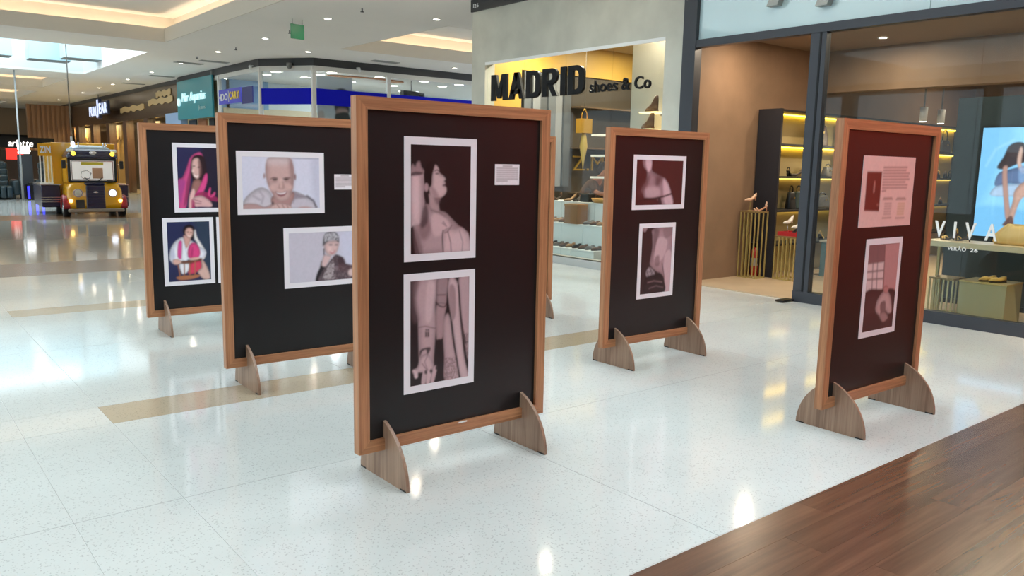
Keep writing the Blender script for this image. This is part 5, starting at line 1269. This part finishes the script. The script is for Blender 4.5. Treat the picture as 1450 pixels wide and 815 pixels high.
lettering(bs, '•IDO', .74, .22, FACE_NEG_X, (-.012, -.10, .11), M_WHITE, .01, .02, .08)
MB().box(-.02, 0, -.93, -.915, .05, .40).build('divider', M_WHITE, bs)
lettering(bs, 'CARY', .86, .24, FACE_NEG_X, (-.012, -1.0, .12), mat('yellow_letters', (240, 206, 80), .4), .03, .02, .08)
MB().box(9.41, 9.44, 24.2, 25.08, 3.30, 3.80).build('dark_blue_panel', mat('navy_panel', (14, 22, 110), .4), bw_)
# rooms behind the glass
M_PALEW = mat('pale_shop_wall', (206, 212, 210), .6)
struct('floor_corner_shop', MB().prism([(9.55, 31.4), (9.55, 23.9), (10.6, 22.42), (21.5, 22.42), (21.5, 31.4)], lambda x, y_, z: (x, y_, z), -.05, .005), mat('corner_shop_floor', (186, 176, 156), .3))
struct('ceiling_corner_shop', MB().prism([(9.62, 31.4), (9.62, 23.9), (10.6, 22.5), (21.5, 22.5), (21.5, 31.4)], lambda x, y_, z: (x, y_, z), 4.24, 4.33), M_WHITE)
cbk = struct('wall_corner_shop_back', MB().box(11.2, 21.5, 27.6, 27.7, 0, 4.24), M_PALEW)
struct('wall_corner_shop_side', MB().box(9.6, 11.2, 27.36, 27.5, 0, 4.24), mat('blue_grey_wall', (128, 160, 190), .6))
MB().box(11.2, 21.4, 27.56, 27.6, 0, 3.35).build('tan_panel', mat('tan_wall_panel', (202, 184, 148), .5), cbk)
MB().box(9.62, 11.2, 27.3, 27.36, 0, 3.3).build('tan_panel', MATS['tan_wall_panel'], cbk)
cs = thing('shop_counter', 'long beige counter behind the corner shop glass', 'counter', (11.5, 25.2, .005))
MB().box(-1.4, 7, -.35, .35, 0, 2.6).build('body', mat('beige_counter', (206, 190, 156), .5), cs)
MB().box(-1.45, 7.05, -.4, .4, 2.6, 2.68).build('top', M_WHITE, cs)
for i, (x, y_) in enumerate([(10.035, 23.9), (10.137, 24.9), (11.346, 24.7), (11.29, 22.75), (11.31, 23.6), (13.0, 24.8), (12.95, 22.8), (14.7, 24.9), (14.58, 22.8), (15.97, 23.8), (15.97, 22.8), (13.0, 26.5), (16.0, 26.5)]):
    downlight((x, y_, 4.238), 'round lamp in the white ceiling of the corner shop, ' + ORD[i] + ' counted from the cut corner', 'lamps in the corner shop ceiling', 16, .16, col=(235, 245, 255))
md = thing('ceiling_medallion', 'pointed oval wooden ornament on the corner shop ceiling', 'ornament', (12.9, 23.55, 4.205))
ov = [(1.35 * math.cos(2 * PI * k / 32), .42 * math.sin(2 * PI * k / 32)) for k in range(32)]
MB().prism(ov, lambda a, b, d: (a, b, d), 0, .03).build('oval', mat('orange_wood', (176, 112, 72), .5), md)
MB().prism([(a * .5, b * .6) for a, b in ov], lambda a, b, d: (a, b, d), -.02, 0).build('centre', M_WHITE, md)
po = thing('window_poster', 'poster of a dark-haired person hanging behind the blue stripe', 'poster', (10.75, 22.62, 2.55))
MB().box(0, 1.15, .002, .02, 0, 1.55).build('sheet', M_WHITE, po)
ink_grid('picture', paint(ART['hair_poster'], 60, 80, 1.5 / 1.1), 1.1, 1.5, FACE_NEG_Y, (.025, 0, .025), M_PRINT, po)
cm = thing('hanging_speaker', 'dark box hanging high behind the blue stripe of the corner shop', 'speaker', (14.2, 22.8, 3.72))
MB().box(-.45, .12, -.12, .12, -.1, .17, .02).build('body', M_BLACKM, cm)
MB().cyl((.25, 0, -.02), (.25, 0, .13), .14).build('horn', M_BLACKM, cm)
MB().cyl((-.1, 0, .17), (-.1, 0, .5), .015).build('hanger', M_GREYM, cm)

# teal hanging sign
ts = thing('teal_shop_sign', 'large teal sign panel with pale script lettering Mar Aquarius', 'shop sign', (9.36, 31.35, 3.0))
MB().box(0, .06, -3.75, 0, 0, 1.36).build('panel', mat('teal_panel', (38, 132, 142), .35), ts)
for y_ in (-3.72, -.05):
    MB().box(.0, .04, y_ - .04, y_ + .04, 1.36, 1.5).build('bracket', M_GREYM, ts)
M_PALEL = mat('pale_letters', (214, 244, 246), .4, emit=(200, 244, 250), estr=.5)
lettering(ts, 'Mar Aquarius', 2.45, .40, FACE_NEG_X, (-.02, -.62, .52), M_PALEL, .0, .05, .06, shear=.18)
lettering(ts, 'Jeans', .72, .18, FACE_NEG_X, (-.015, -2.35, .25), mat('grey_letters', (170, 200, 200), .4), -.01, .02, .06, shear=.2)
MB().cyl((-.06, -.28, .62), (.0, -.28, .62), .14, n=20).build('round_mark', M_PALEL, ts)
sj = struct('wall_jeans_shop', MB().box(9.75, 9.85, 27.36, 31.5, 0, 4.5), mat('cream_shop_wall', (206, 186, 140), .6))
for i, (a, b, c) in enumerate(((27.6, 28.3, (40, 60, 66)), (28.5, 29.0, (30, 32, 34)), (29.3, 30.2, (150, 96, 62)), (30.4, 31.2, (52, 60, 70)))):
    MB().box(9.70, 9.75, a, b, .3, 3.0).build('hanging_rail_panel', mat('stock_%d' % i, c, .7), sj)
lb = struct('wall_pale_blue_pier', MB().box(9.50, 9.74, 31.5, 33.4, 0, 3.3), mat('pale_blue_panel', (150, 178, 214), .5))

# ------------------------------------------------------------------ dark brown shop row on the right of the hall
M_BRONZE = mat('bronze_panel', (70, 54, 42), .25, var=.2, vscale=.4, vstretch=(1, .5, 3))
br = struct('wall_brown_row', MB().box(9.70, 9.9, 31.5, 61, 3.25, 4.55), M_BRONZE)
MB().box(9.66, 9.9, 31.5, 61, 4.40, 4.55).build('dark_band', M_DARK, br)
for y_ in (33.6, 36.9, 40.4, 43.6, 47.0, 50.5, 54, 57.5):
    MB().box(9.68, 10.0, y_ - .3, y_ + .3, 0, 3.25).build('pier', mat('brown_pier', (88, 62, 46), .4), br)
for a, b in ((33.9, 36.6), (37.2, 40.1), (40.7, 43.3), (43.9, 46.7), (47.3, 50.2), (50.8, 53.7), (54.3, 57.2)):
    MB().box(9.75, 9.762, a, b, 0, 3.25).build('pane', M_GLASS, br)
struct('wall_brown_row_back', MB().box(11.2, 11.3, 31.5, 61, 0, 3.4), mat('dim_shop_wall', (92, 72, 52), .6))
struct('floor_brown_row', MB().box(9.72, 11.2, 31.5, 61, -.05, .004), mat('dim_shop_floor', (150, 132, 108), .3))
struct('ceiling_brown_row', MB().box(9.9, 11.2, 31.5, 61, 3.3, 3.4), mat('dim_shop_ceiling', (150, 132, 110), .6))
# gold curtains: pleated sheets with a wavy valance
M_CURT = mat('gold_curtain', (188, 154, 98), .6)
def curtain(y0, y1, z0, z1, label):
    o = thing('curtain', label, 'curtain', (10.5, y0, 0), 0, 'gold curtains in the brown shop row')
    mb = MB()
    n = 60
    L = y1 - y0
    front = [(.05 * math.sin(k * 1.3), L * k / n) for k in range(n + 1)]
    mb.prism(front + [(a + .02, b) for a, b in front[::-1]], lambda a, b, d: (a, b, d), z0, z1 - .3)
    mb.build('drape', M_CURT, o)
    v = MB()
    low = [(L * k / n, z1 - .62 + .12 * math.cos(k * 2 * PI / 12)) for k in range(n + 1)]
    v.prism(low + [(L, z1), (0, z1)], lambda a, b, d: (d, a, b), -.12, -.08)
    v.build('valance', M_CURT, o)
curtain(37.3, 40.0, 0.01, 3.2, 'gold pleated curtain with wavy valance, nearest in the brown shop row')
curtain(43.9, 46.6, .01, 3.2, 'gold pleated curtain with wavy valance, above the yellow truck cab')
curtain(50.9, 53.6, .01, 3.2, 'gold pleated curtain with wavy valance, furthest down the brown shop row')
for i, (y0, y1, zz) in enumerate(((33, 36.4, 3.85), (37.0, 41.0, 3.72), (33.2, 35.2, 4.12))):  # reflections in the dark glass, modelled as flat pale strips
    o = thing('wavy_reflection_strip', 'strip imitating a wavy pale gold reflection on the brown shop fascia, %s' % ('nearest and low', 'longest', 'nearest and high')[i], 'painted reflection', (9.67, y0, zz))
    n = 40
    L = y1 - y0
    up = [(L * k / n, .13 + .03 * math.sin(k * .45)) for k in range(n + 1)]
    dn_ = [(L * k / n, -.09 + .035 * math.sin(k * .6 + 1)) for k in range(n + 1)]
    MB().prism(up + dn_[::-1], lambda a, b, d: (d, a, b), 0, .02).build('strip', mat('pale_gold_reflection', (198, 172, 124), .4), o)
fws = thing('hanging_shop_sign', 'small white and blue lettered sign hanging from the brown fascia', 'shop sign', (9.20, 45.0, 3.52))
M_WL = mat('white_lit_letters', (214, 224, 250), .4, emit=(206, 220, 255), estr=.8)
M_NAVY = mat('navy_plate', (46, 56, 92), .4)
MB().box(0, .10, -1.55, 0, .0, .52).build('plate', M_NAVY, fws)
MB().box(-.01, .12, -2.05, -1.55, -.10, .82).build('plate', M_NAVY, fws)
MB().box(0, .10, -3.75, -2.05, .05, .66).build('plate', M_NAVY, fws)
lettering(fws, 'FUN', 1.4, .44, FACE_NEG_X, (-.02, -.08, .04), M_WL, .02, .03, .1)
lettering(fws, 'J', .34, .84, FACE_NEG_X, (-.03, -1.62, -.06), M_WL, .02, .03, .1)
lettering(fws, 'EAR', 1.5, .48, FACE_NEG_X, (-.02, -2.15, .11), M_WL, .02, .03, .1)
MB().cyl((.05, -1.8, .82), (.05, -1.8, 1.03), .02).build('hanger', M_GREYM, fws)
MB().box(.1, .5, -1.85, -1.75, .3, .36).build('arm', M_GREYM, fws)
# mannequin in the second window
mq = thing('mannequin', 'pale mannequin with dark top in the brown shop window', 'mannequin', (10.02, 37.75, .004), PI)
JM = [((0, 0, 1.0), .13, .16), ((0, 0, 1.2), .11, .13), ((0, 0, 1.42), .11, .18), ((0, 0, 1.52), .05), ((0, 0, 1.6), .05), ((.02, 0, 1.7), .09), ((.02, 0, 1.78), .06),
      ((0, .2, 1.42), .055), ((.05, .26, 1.15), .04), ((.16, .24, .92), .035), ((0, -.2, 1.42), .055), ((.05, -.26, 1.15), .04), ((.1, -.28, .9), .035),
      ((0, .1, .9), .09), ((.02, .1, .5), .06), ((0, .1, .06), .045), ((0, -.1, .9), .09), ((.06, -.12, .5), .06), ((.0, -.14, .06), .045)]
skin_body('figure', JM, [(0, 1), (1, 2), (2, 3), (3, 4), (4, 5), (5, 6), (2, 7), (7, 8), (8, 9), (2, 10), (10, 11), (11, 12), (0, 13), (13, 14), (14, 15), (0, 16), (16, 17), (17, 18)], mat('mannequin_cream', (206, 186, 148), .4), mq, 1)
skin_body('top', [((0, 0, 1.02), .16, .19), ((0, 0, 1.2), .14, .16), ((0, 0, 1.42), .14, .21)], [(0, 1), (1, 2)], mat('dark_top', (32, 28, 30), .7), mq, 1)
MB().cyl((0, 0, 0), (0, 0, .02), .2).build('base', M_CHROME, mq)
for i, y_ in enumerate((35, 38.6, 42, 45.4, 48.8, 52.2)):
    downlight((10.0, y_, 3.298), 'recessed lamp inside the brown shop row, ' + ORD[i] + ' window', 'lamps in the brown shop row', 130, .07, col=(255, 220, 160))

# ------------------------------------------------------------------ end of the hall
ew = struct('wall_end_shops', MB().box(-9, 9.7, 60.6, 60.9, 2.9, 4.55), mat('end_fascia', (150, 126, 100), .5))
MB().box(5.0, 8.9, 60.5, 60.6, 2.2, 2.9).build('dark_portal', M_BLACKM, ew)
bwl = struct('trim_wood_screen', MB().box(7.5, 9.66, 52.0, 52.3, 0, 4.4), mat('wood_screen', (146, 110, 82), .5))
for i in range(9):
    MB().box(7.5 + i * .24, 7.62 + i * .24, 51.94, 52.0, 0, 4.4).build('batten', mat('wood_batten', (160, 122, 92), .5), bwl)
st_ = thing('store_sign', 'white script lettering arlette on the dark far shop front', 'shop sign', (5.75, 46.0, 2.02))
MB().box(-1.6, 2.0, .05, .15, -.05, .45).build('panel', M_BLACKM, st_)
lettering(st_, 'arlette', 1.05, .32, FACE_NEG_Y, (.0, 0, .0), mat('white_glow', (255, 255, 255), .4, emit=(255, 250, 245), estr=1.5), .01, .03, .04, shear=.15)
MB().box(-.1, .62, .02, .05, -.62, -.08).build('red_glow', mat('red_sign_face', (220, 40, 40), .4, emit=(255, 60, 50), estr=.9), st_)
MB().box(-1.6, 1.6, .05, .12, -2.30, -.15).build('shop_window', mat('dark_shop_window', (48, 36, 32), .25), st_)
kb = thing('kiosk_totem', 'dark grey kiosk totem with bright white oval sign on top', 'kiosk', (4.87, 35.0, 0))
MB().box(-.22, .24, -.12, .12, 0, 1.62, .01).build('body', mat('slate_grey', (44, 48, 54), .5), kb)
M_WGLOW = mat('white_sign_glow', (255, 255, 255), .4, emit=(255, 255, 252), estr=2.2)
for z0, z1, x0 in ((1.80, 1.95, -.2), (1.66, 1.75, -.2), (1.74, 1.80, -.16)):
    MB().box(x0, x0 + .38, -.06, .06, z0, z1, .03, 3).build('lit_sign', M_WGLOW, kb)
cy_ = thing('support_cable', 'thin white cable rising from the kiosk to the ceiling', 'cable', (4.55, 33.6, 0))
MB().cyl((0, 0, 1.3), (0, 0, 4.55), .028).build('cable', mat('pale_cable', (190, 196, 200), .4), cy_)
MB().cyl((0, 0, 0), (0, 0, 1.3), .04).build('pole', M_GREYM, cy_)
c2 = thing('support_cable', 'thin dark cable hanging from the skylight down behind the yellow truck', 'cable', (5.16, 27.9, 0))
MB().cyl((0, 0, 2.2), (0, 0, 6.0), .016).build('cable', mat('dark_cable', (84, 78, 72), .5), c2)
MB().cyl((0, 0, 0), (0, 0, 2.2), .03).build('pole', M_GREYM, c2)

def massage_chair(loc, rz, label):
    o = thing('massage_chair', label, 'massage chair', loc, rz, 'massage chairs at the far end')
    m = mat('teal_leather', (34, 50, 56), .3)
    m2 = mat('teal_leather_dark', (28, 36, 40), .35)
    MB().box(-.42, .42, -.45, .5, 0, .22, .05, 2).build('base', m2, o)
    MB().box(-.30, .30, -.5, .3, .22, .5, .08, 3).build('seat', m, o)
    b = MB()
    for i in range(4):
        b.box(-.30, .30, .2 + i * .07, .46 + i * .07, .42 + i * .22, .68 + i * .22, .07, 3)
    b.build('backrest', m, o)
    MB().box(-.24, .24, .40, .66, 1.16, 1.38, .08, 3).build('headrest', m, o)
    for s in (-1, 1):
        MB().box(s * .45 - .12, s * .45 + .12, -.5, .5, .15, .72, .08, 3).build('armrest', m, o)
    l = MB()
    for s in (-1, 0, 1):
        l.box(s * .2 - .09, s * .2 + .09, -.72, -.46, .06, .5, .06, 2)
    l.build('leg_rest', m, o)
    return o
massage_chair((4.05, 35.0, 0), .0, 'teal leather massage chair at the left picture edge')
massage_chair((5.72, 35.4, 0), .0, 'teal leather massage chair mostly hidden behind the yellow truck')
bb = thing('lit_cabinet', 'low dark cabinet with glowing blue edges beside the massage chair', 'cabinet', (5.02, 34.2, 0))
MB().box(-.26, .26, -.2, .2, 0, .56, .01).build('body', M_BLACKM, bb)
for x in (-.24, 0, .2):
    MB().box(x - .02, x + .05, -.21, -.2, .04, .5).build('blue_strip', mat('blue_glow', (40, 40, 255), .4, emit=(40, 40, 255), estr=2.5), bb)
for x in (-.13, .13):
    MB().cyl((x, 0, .56), (x, 0, .66), .07, .05).build('dispenser', M_PAD, bb)

# ------------------------------------------------------------------ children's ride: yellow truck
M_YEL = mat('yellow_enamel', (226, 164, 18), .25, coat=.6)
M_NAVYP = mat('navy_enamel', (30, 30, 62), .25, coat=.5)
tk = thing('ride_truck', "yellow children's ride truck with navy grille and lit headlamps", 'ride truck', (4.95, 24.05, 0), math.radians(-3))
# cab: lower body lofted along the height for the rounded bonnet
def rr(x0, x1, y0, y1, z, r=.1, n=5):
    pts = []
    for cx, cy, a0 in ((x1 - r, y0 + r, -PI / 2), (x1 - r, y1 - r, 0), (x0 + r, y1 - r, PI / 2), (x0 + r, y0 + r, PI)):
        for k in range(n + 1):
            a = a0 + PI / 2 * k / n
            pts.append((cx + r * math.cos(a), cy + r * math.sin(a), z))
    return pts
MB().loft([rr(-.66, .66, 0, 1.2, .20), rr(-.68, .68, -.02, 1.2, .35), rr(-.66, .66, 0, 1.2, .72), rr(-.60, .60, .05, 1.2, .86), rr(-.54, .54, .22, 1.2, .93)]).build('cab_body', M_YEL, tk)
MB().box(-.62, -.54, .3, 1.2, .9, 1.55).box(.54, .62, .3, 1.2, .9, 1.55).box(-.62, .62, 1.1, 1.2, .9, 1.55).build('cab_posts', M_YEL, tk)
g = MB().box(-.23, .23, -.05, .02, .20, .84, .02).build('grille', M_NAVYP, tk)
for i in range(7):
    MB().box(-.2, .2, -.058, -.05, .28 + i * .07, .30 + i * .07).build('grille_slat', mat('navy_slat', (18, 18, 40), .3), g)
MB().ball((0, -.058, .66), .06, .01, .025).build('badge', M_CHROME, g)
MB().box(-.25, .25, -.03, .35, .84, .92, .03).build('bonnet_strip', M_NAVYP, tk)
for s in (-1, 1):
    h = MB().cyl((s * .42, -.03, .64), (s * .42, .05, .64), .115, n=24).build('headlamp', M_CHROME, tk)
    MB().ball((s * .42, -.03, .64), .09, .03, .09).build('lens', mat('headlamp_lit', (255, 255, 255), .2, emit=(225, 235, 255), estr=2.0) if s > 0 else mat('headlamp_dull', (196, 190, 176), .2), h)
    MB().ball((s * .60, -.03, .43), .05, .03, .05).build('indicator', mat('indicator_glow', (255, 220, 120), .3, emit=(255, 214, 110), estr=4.0), tk)
    f = MB()
    f.loft([[(s * (.62 + w_), .28 + r * math.cos(PI * k / 12), .22 + r * 1.1 * math.sin(PI * k / 12)) for k in range(13)] for w_, r in ((0, .30), (.12, .34), (.16, .31), (.16, .27), (.0, .26))], cap=False)
    f.build('fender', mat('red_enamel_truck', (150, 26, 34), .3), tk)
    for yy in (.28, 1.7):
        wv = MB().cyl((s * .60, yy, .20), (s * .76, yy, .20), .20, n=24).build('wheel', mat('tyre', (24, 22, 22), .7), tk)
        MB().cyl((s * .755, yy, .20), (s * .77, yy, .20), .11, n=20).build('hub_cap', M_CHROME, wv)
MB().box(-.48, -.28, -.03, .0, .24, .46).build('vent', mat('dark_vent', (52, 46, 40), .5), tk)
MB().box(-.68, .68, -.10, -.02, .13, .22, .02).build('bumper', mat('grey_bumper', (150, 140, 126), .3, metal=.4), tk)
# windscreen
wf = MB().box(-.60, -.54, .18, .26, .93, 1.55).box(.52, .58, .18, .26, .93, 1.55).box(-.60, .58, .18, .26, 1.50, 1.57).box(-.60, .58, .18, .26, .93, .97)
wf = wf.build('windscreen_frame', M_PAD, tk)
MB().box(-.54, .52, .21, .22, .97, 1.50).build('windscreen', mat('windscreen_glow', (236, 234, 230), .3, emit=(236, 230, 226), estr=.25), wf)  # pale colour and faint glow imitate light inside the cab
MB().box(-.52, -.50, .195, .205, .98, 1.49).box(.48, .50, .195, .205, .98, 1.49).box(-.50, .48, .195, .205, .98, 1.0).box(-.50, .48, .195, .205, 1.47, 1.49).build('chrome_edge', M_CHROME, wf)
MB().box(-.28, .26, .20, .21, 1.38, 1.46).build('sun_strip', mat('yellow_strip', (222, 200, 60), .4), wf)
MB().box(-.02, .24, .20, .21, 1.02, 1.30).build('seat_back', mat('tan_seat', (196, 150, 120), .6), wf)
MB().tube([(-.3, .2, 1.08), (-.25, .2, 1.02), (-.1, .2, 1.02), (-.05, .2, 1.16), (-.15, .2, 1.24), (-.28, .2, 1.2)], .012, closed=True).build('steering_wheel', M_CHROME, wf)
for s in (-1, 1):
    MB().cyl((s * .12, .14, .97), (s * .02 + .2 * s, .17, 1.05), .01).build('wiper', M_PAD, wf)
MB().cyl((.40, .10, .92), (.40, .10, .98), .09).build('horn', M_PAD, tk)
# roof visor with lamps, white top, side mirrors
MB().loft([rr(-.60, .60, .12, 1.2, 1.55, .12), rr(-.62, .62, .08, 1.2, 1.62, .12), rr(-.50, .50, .2, 1.2, 1.80, .12)]).build('roof_visor', M_NAVYP, tk)
MB().loft([rr(-.48, .48, .22, 1.2, 1.80, .12), rr(-.36, .36, .34, 1.15, 1.90, .12)]).build('roof_cap', mat('pale_blue_white', (206, 222, 232), .3), tk)
for s in (-1, 1):
    MB().ball((s * .47, .06, 1.68), .055, .05, .06).build('roof_lamp', mat('amber_glow', (255, 200, 40), .3, emit=(255, 206, 60), estr=2.5), tk)
    MB().box(s * .52 - .08, s * .52 + .08, .16, .3, 1.72, 1.80, .02).build('marker_light', mat('pale_blue_white', (206, 222, 232), .3), tk)
    MB().box(s * .70 - .05, s * .70 + .05, .12, .16, 1.28, 1.5, .015).build('mirror', M_PAD, tk)
    MB().cyl((s * .60, .14, 1.4), (s * .66, .14, 1.4), .01).build('mirror_arm', M_CHROME, tk)
MB().ball((-.44, .25, 1.92), .05, .05, .08).build('beacon', mat('blue_white_glow', (220, 225, 255), .3, emit=(210, 220, 255), estr=2.5), tk)
for x in (-.3, .3, .36):
    MB().cyl((x, .3, 1.85), (x, .3, 1.98), .015).build('air_horn', M_CHROME, tk)
MB().ball((0, .065, 1.70), .09, .012, .05).build('roof_badge', M_CHROME, tk)
# load box behind, with side gate and steps
MB().box(-.84, .74, 1.2, 3.2, .34, 1.97, .01).build('load_box', M_YEL, tk)
MB().box(-1.17, -.84, 1.15, 1.21, 1.60, 1.93).build('header_board', M_YEL, tk)
lettering(tk, 'ZIN', .26, .18, FACE_NEG_Y, (-1.13, 1.13, 1.68), M_WHITE, .03, .01, .1)
for x in (-1.13, -1.04, -.95, -.87):
    MB().box(x - .015, x + .015, 1.16, 1.20, .86, 1.60).build('gate_bar', M_WHITE, tk)
MB().box(-1.16, -.85, 1.14, 1.22, .82, .88).build('gate_rail', M_WHITE, tk)
for x0, x1 in ((-1.18, -.72), (.76, .98)):
    sb_ = MB().box(x0, x1, .9, 2.8, .22, .82, .02).build('side_box', M_NAVYP, tk)
    for z in (.36, .42, .48):
        MB().box(x0 - .01, x1 + .01, .885, .9, z, z + .018).build('silver_stripe', M_CHROME, sb_)
    MB().box(x0 - .02, x1 + .02, .88, 2.82, .82, .85).build('cap_rail', M_CHROME, sb_)

# ------------------------------------------------------------------ ceiling fittings
for i, (x, y_, lab) in enumerate([(7.9, 16.06, 'nearest in the long row'), (8.03, 19.72, 'second in the long row'), (8.05, 23.12, 'third in the long row'), (8.15, 26.7, 'fourth in the long row'), (8.24, 30.34, 'fifth in the long row'), (8.3, 33.8, 'sixth in the long row'),
        (8.4, 36.6, 'seventh in the long row'), (8.4, 39.0, 'eighth in the long row'), (8.47, 42.6, 'ninth in the long row'), (8.58, 49.0, 'tenth in the long row'), (8.8, 57.5, 'last in the long row'),
        (9.83, 21.21, 'in front of the corner shop'), (9.57, 14.49, 'beside the grey shop wall'), (14.7, 21.23, 'in the side corridor by the blue stripe'), (7.9, 12.6, 'nearest the glazed shop'), (7.9, 8.8, 'outside the shoe shop'), (7.9, 5.2, 'outside the brown shop'), (7.9, 1.6, 'outside the red wall'), (7.9, -2.0, 'behind the viewer, by the red wall')]):
    downlight((x, y_, ZC), 'round recessed ceiling lamp, ' + lab, 'recessed lamps of the hall ceiling', 4, .075)
for x, y_, lab in ((7.89, 14.56, 'nearest'), (7.97, 18.15, 'second'), (8.1, 21.9, 'third'), (7.98, 24.7, 'fourth')):
    o = thing('sprinkler', 'small dark ceiling sprinkler head, ' + lab + ' along the hall', 'sprinkler', (x, y_, ZC), 0, 'ceiling sprinklers')
    MB().cyl((0, 0, -.06), (0, 0, 0), .015).build('pipe', M_GREYM, o)
    MB().cyl((0, 0, -.07), (0, 0, -.06), .035, n=12).build('deflector', M_BLACKM, o)
for x, y_, rz, lab in ((8.75, 25.5, 0, 'beside the corner shop'), (8.3, 26.5, .1, 'further along the long row of lamps'), (12.4, 21.5, 0, 'in front of the blue stripe'), (8.9, 31.5, 0, 'near the teal sign'), (8.95, 35.6, 0, 'by the brown shops')):
    o = thing('ceiling_vent', 'grey louvred ceiling vent ' + lab, 'vent', (x, y_, ZC), rz, 'ceiling vents')
    MB().box(-.42, .42, -.14, -.12, -.02, 0).box(-.42, .42, .12, .14, -.02, 0).box(-.42, -.4, -.12, .12, -.02, 0).box(.4, .42, -.12, .12, -.02, 0).build('frame', mat('vent_frame', (166, 166, 160), .6), o)
    for i in range(5):
        MB().box(-.4, .4, -.11 + i * .05, -.085 + i * .05, -.016, -.002).build('slat', mat('vent_slat', (150, 150, 146), .6), o)
es = thing('hanging_sign', 'small green sign hanging from the ceiling', 'sign', (7.49, 16.66, 4.28), .15)
MB().box(-.16, .16, -.01, .01, -.13, .17).build('plate', mat('green_plate', (40, 140, 96), .4), es)
for x in (-.12, .12):
    MB().cyl((x, 0, .17), (x, 0, .27), .006).build('rod', M_GREYM, es)
cmx = thing('security_camera', 'small dome camera on the dark band at the corner shop', 'camera', (10.0, 22.85, 4.30))
MB().ball((0, 0, 0), .07).build('dome', M_GREYM, cmx)
MB().cyl((0, 0, .0), (0, 0, .1), .08).build('mount', M_GREYM, cmx)
for i, (x, y_) in enumerate(((9.36, 24.2), (11.9, 22.2))):
    sp = thing('wall_spotlight', 'tiny pale spotlight on the dark band of the corner shop, %s of the cut corner' % ('left' if i == 0 else 'right'), 'spotlight', (x, y_, 4.36))
    MB().cyl((0, 0, 0), (.0, -.06, -.10), .05, .035).build('can', M_WHITE, sp)
    MB().box(-.03, .09 if i == 0 else .03, -.03, .03 if i == 0 else .1, 0, .03).build('bracket', M_WHITE, sp)
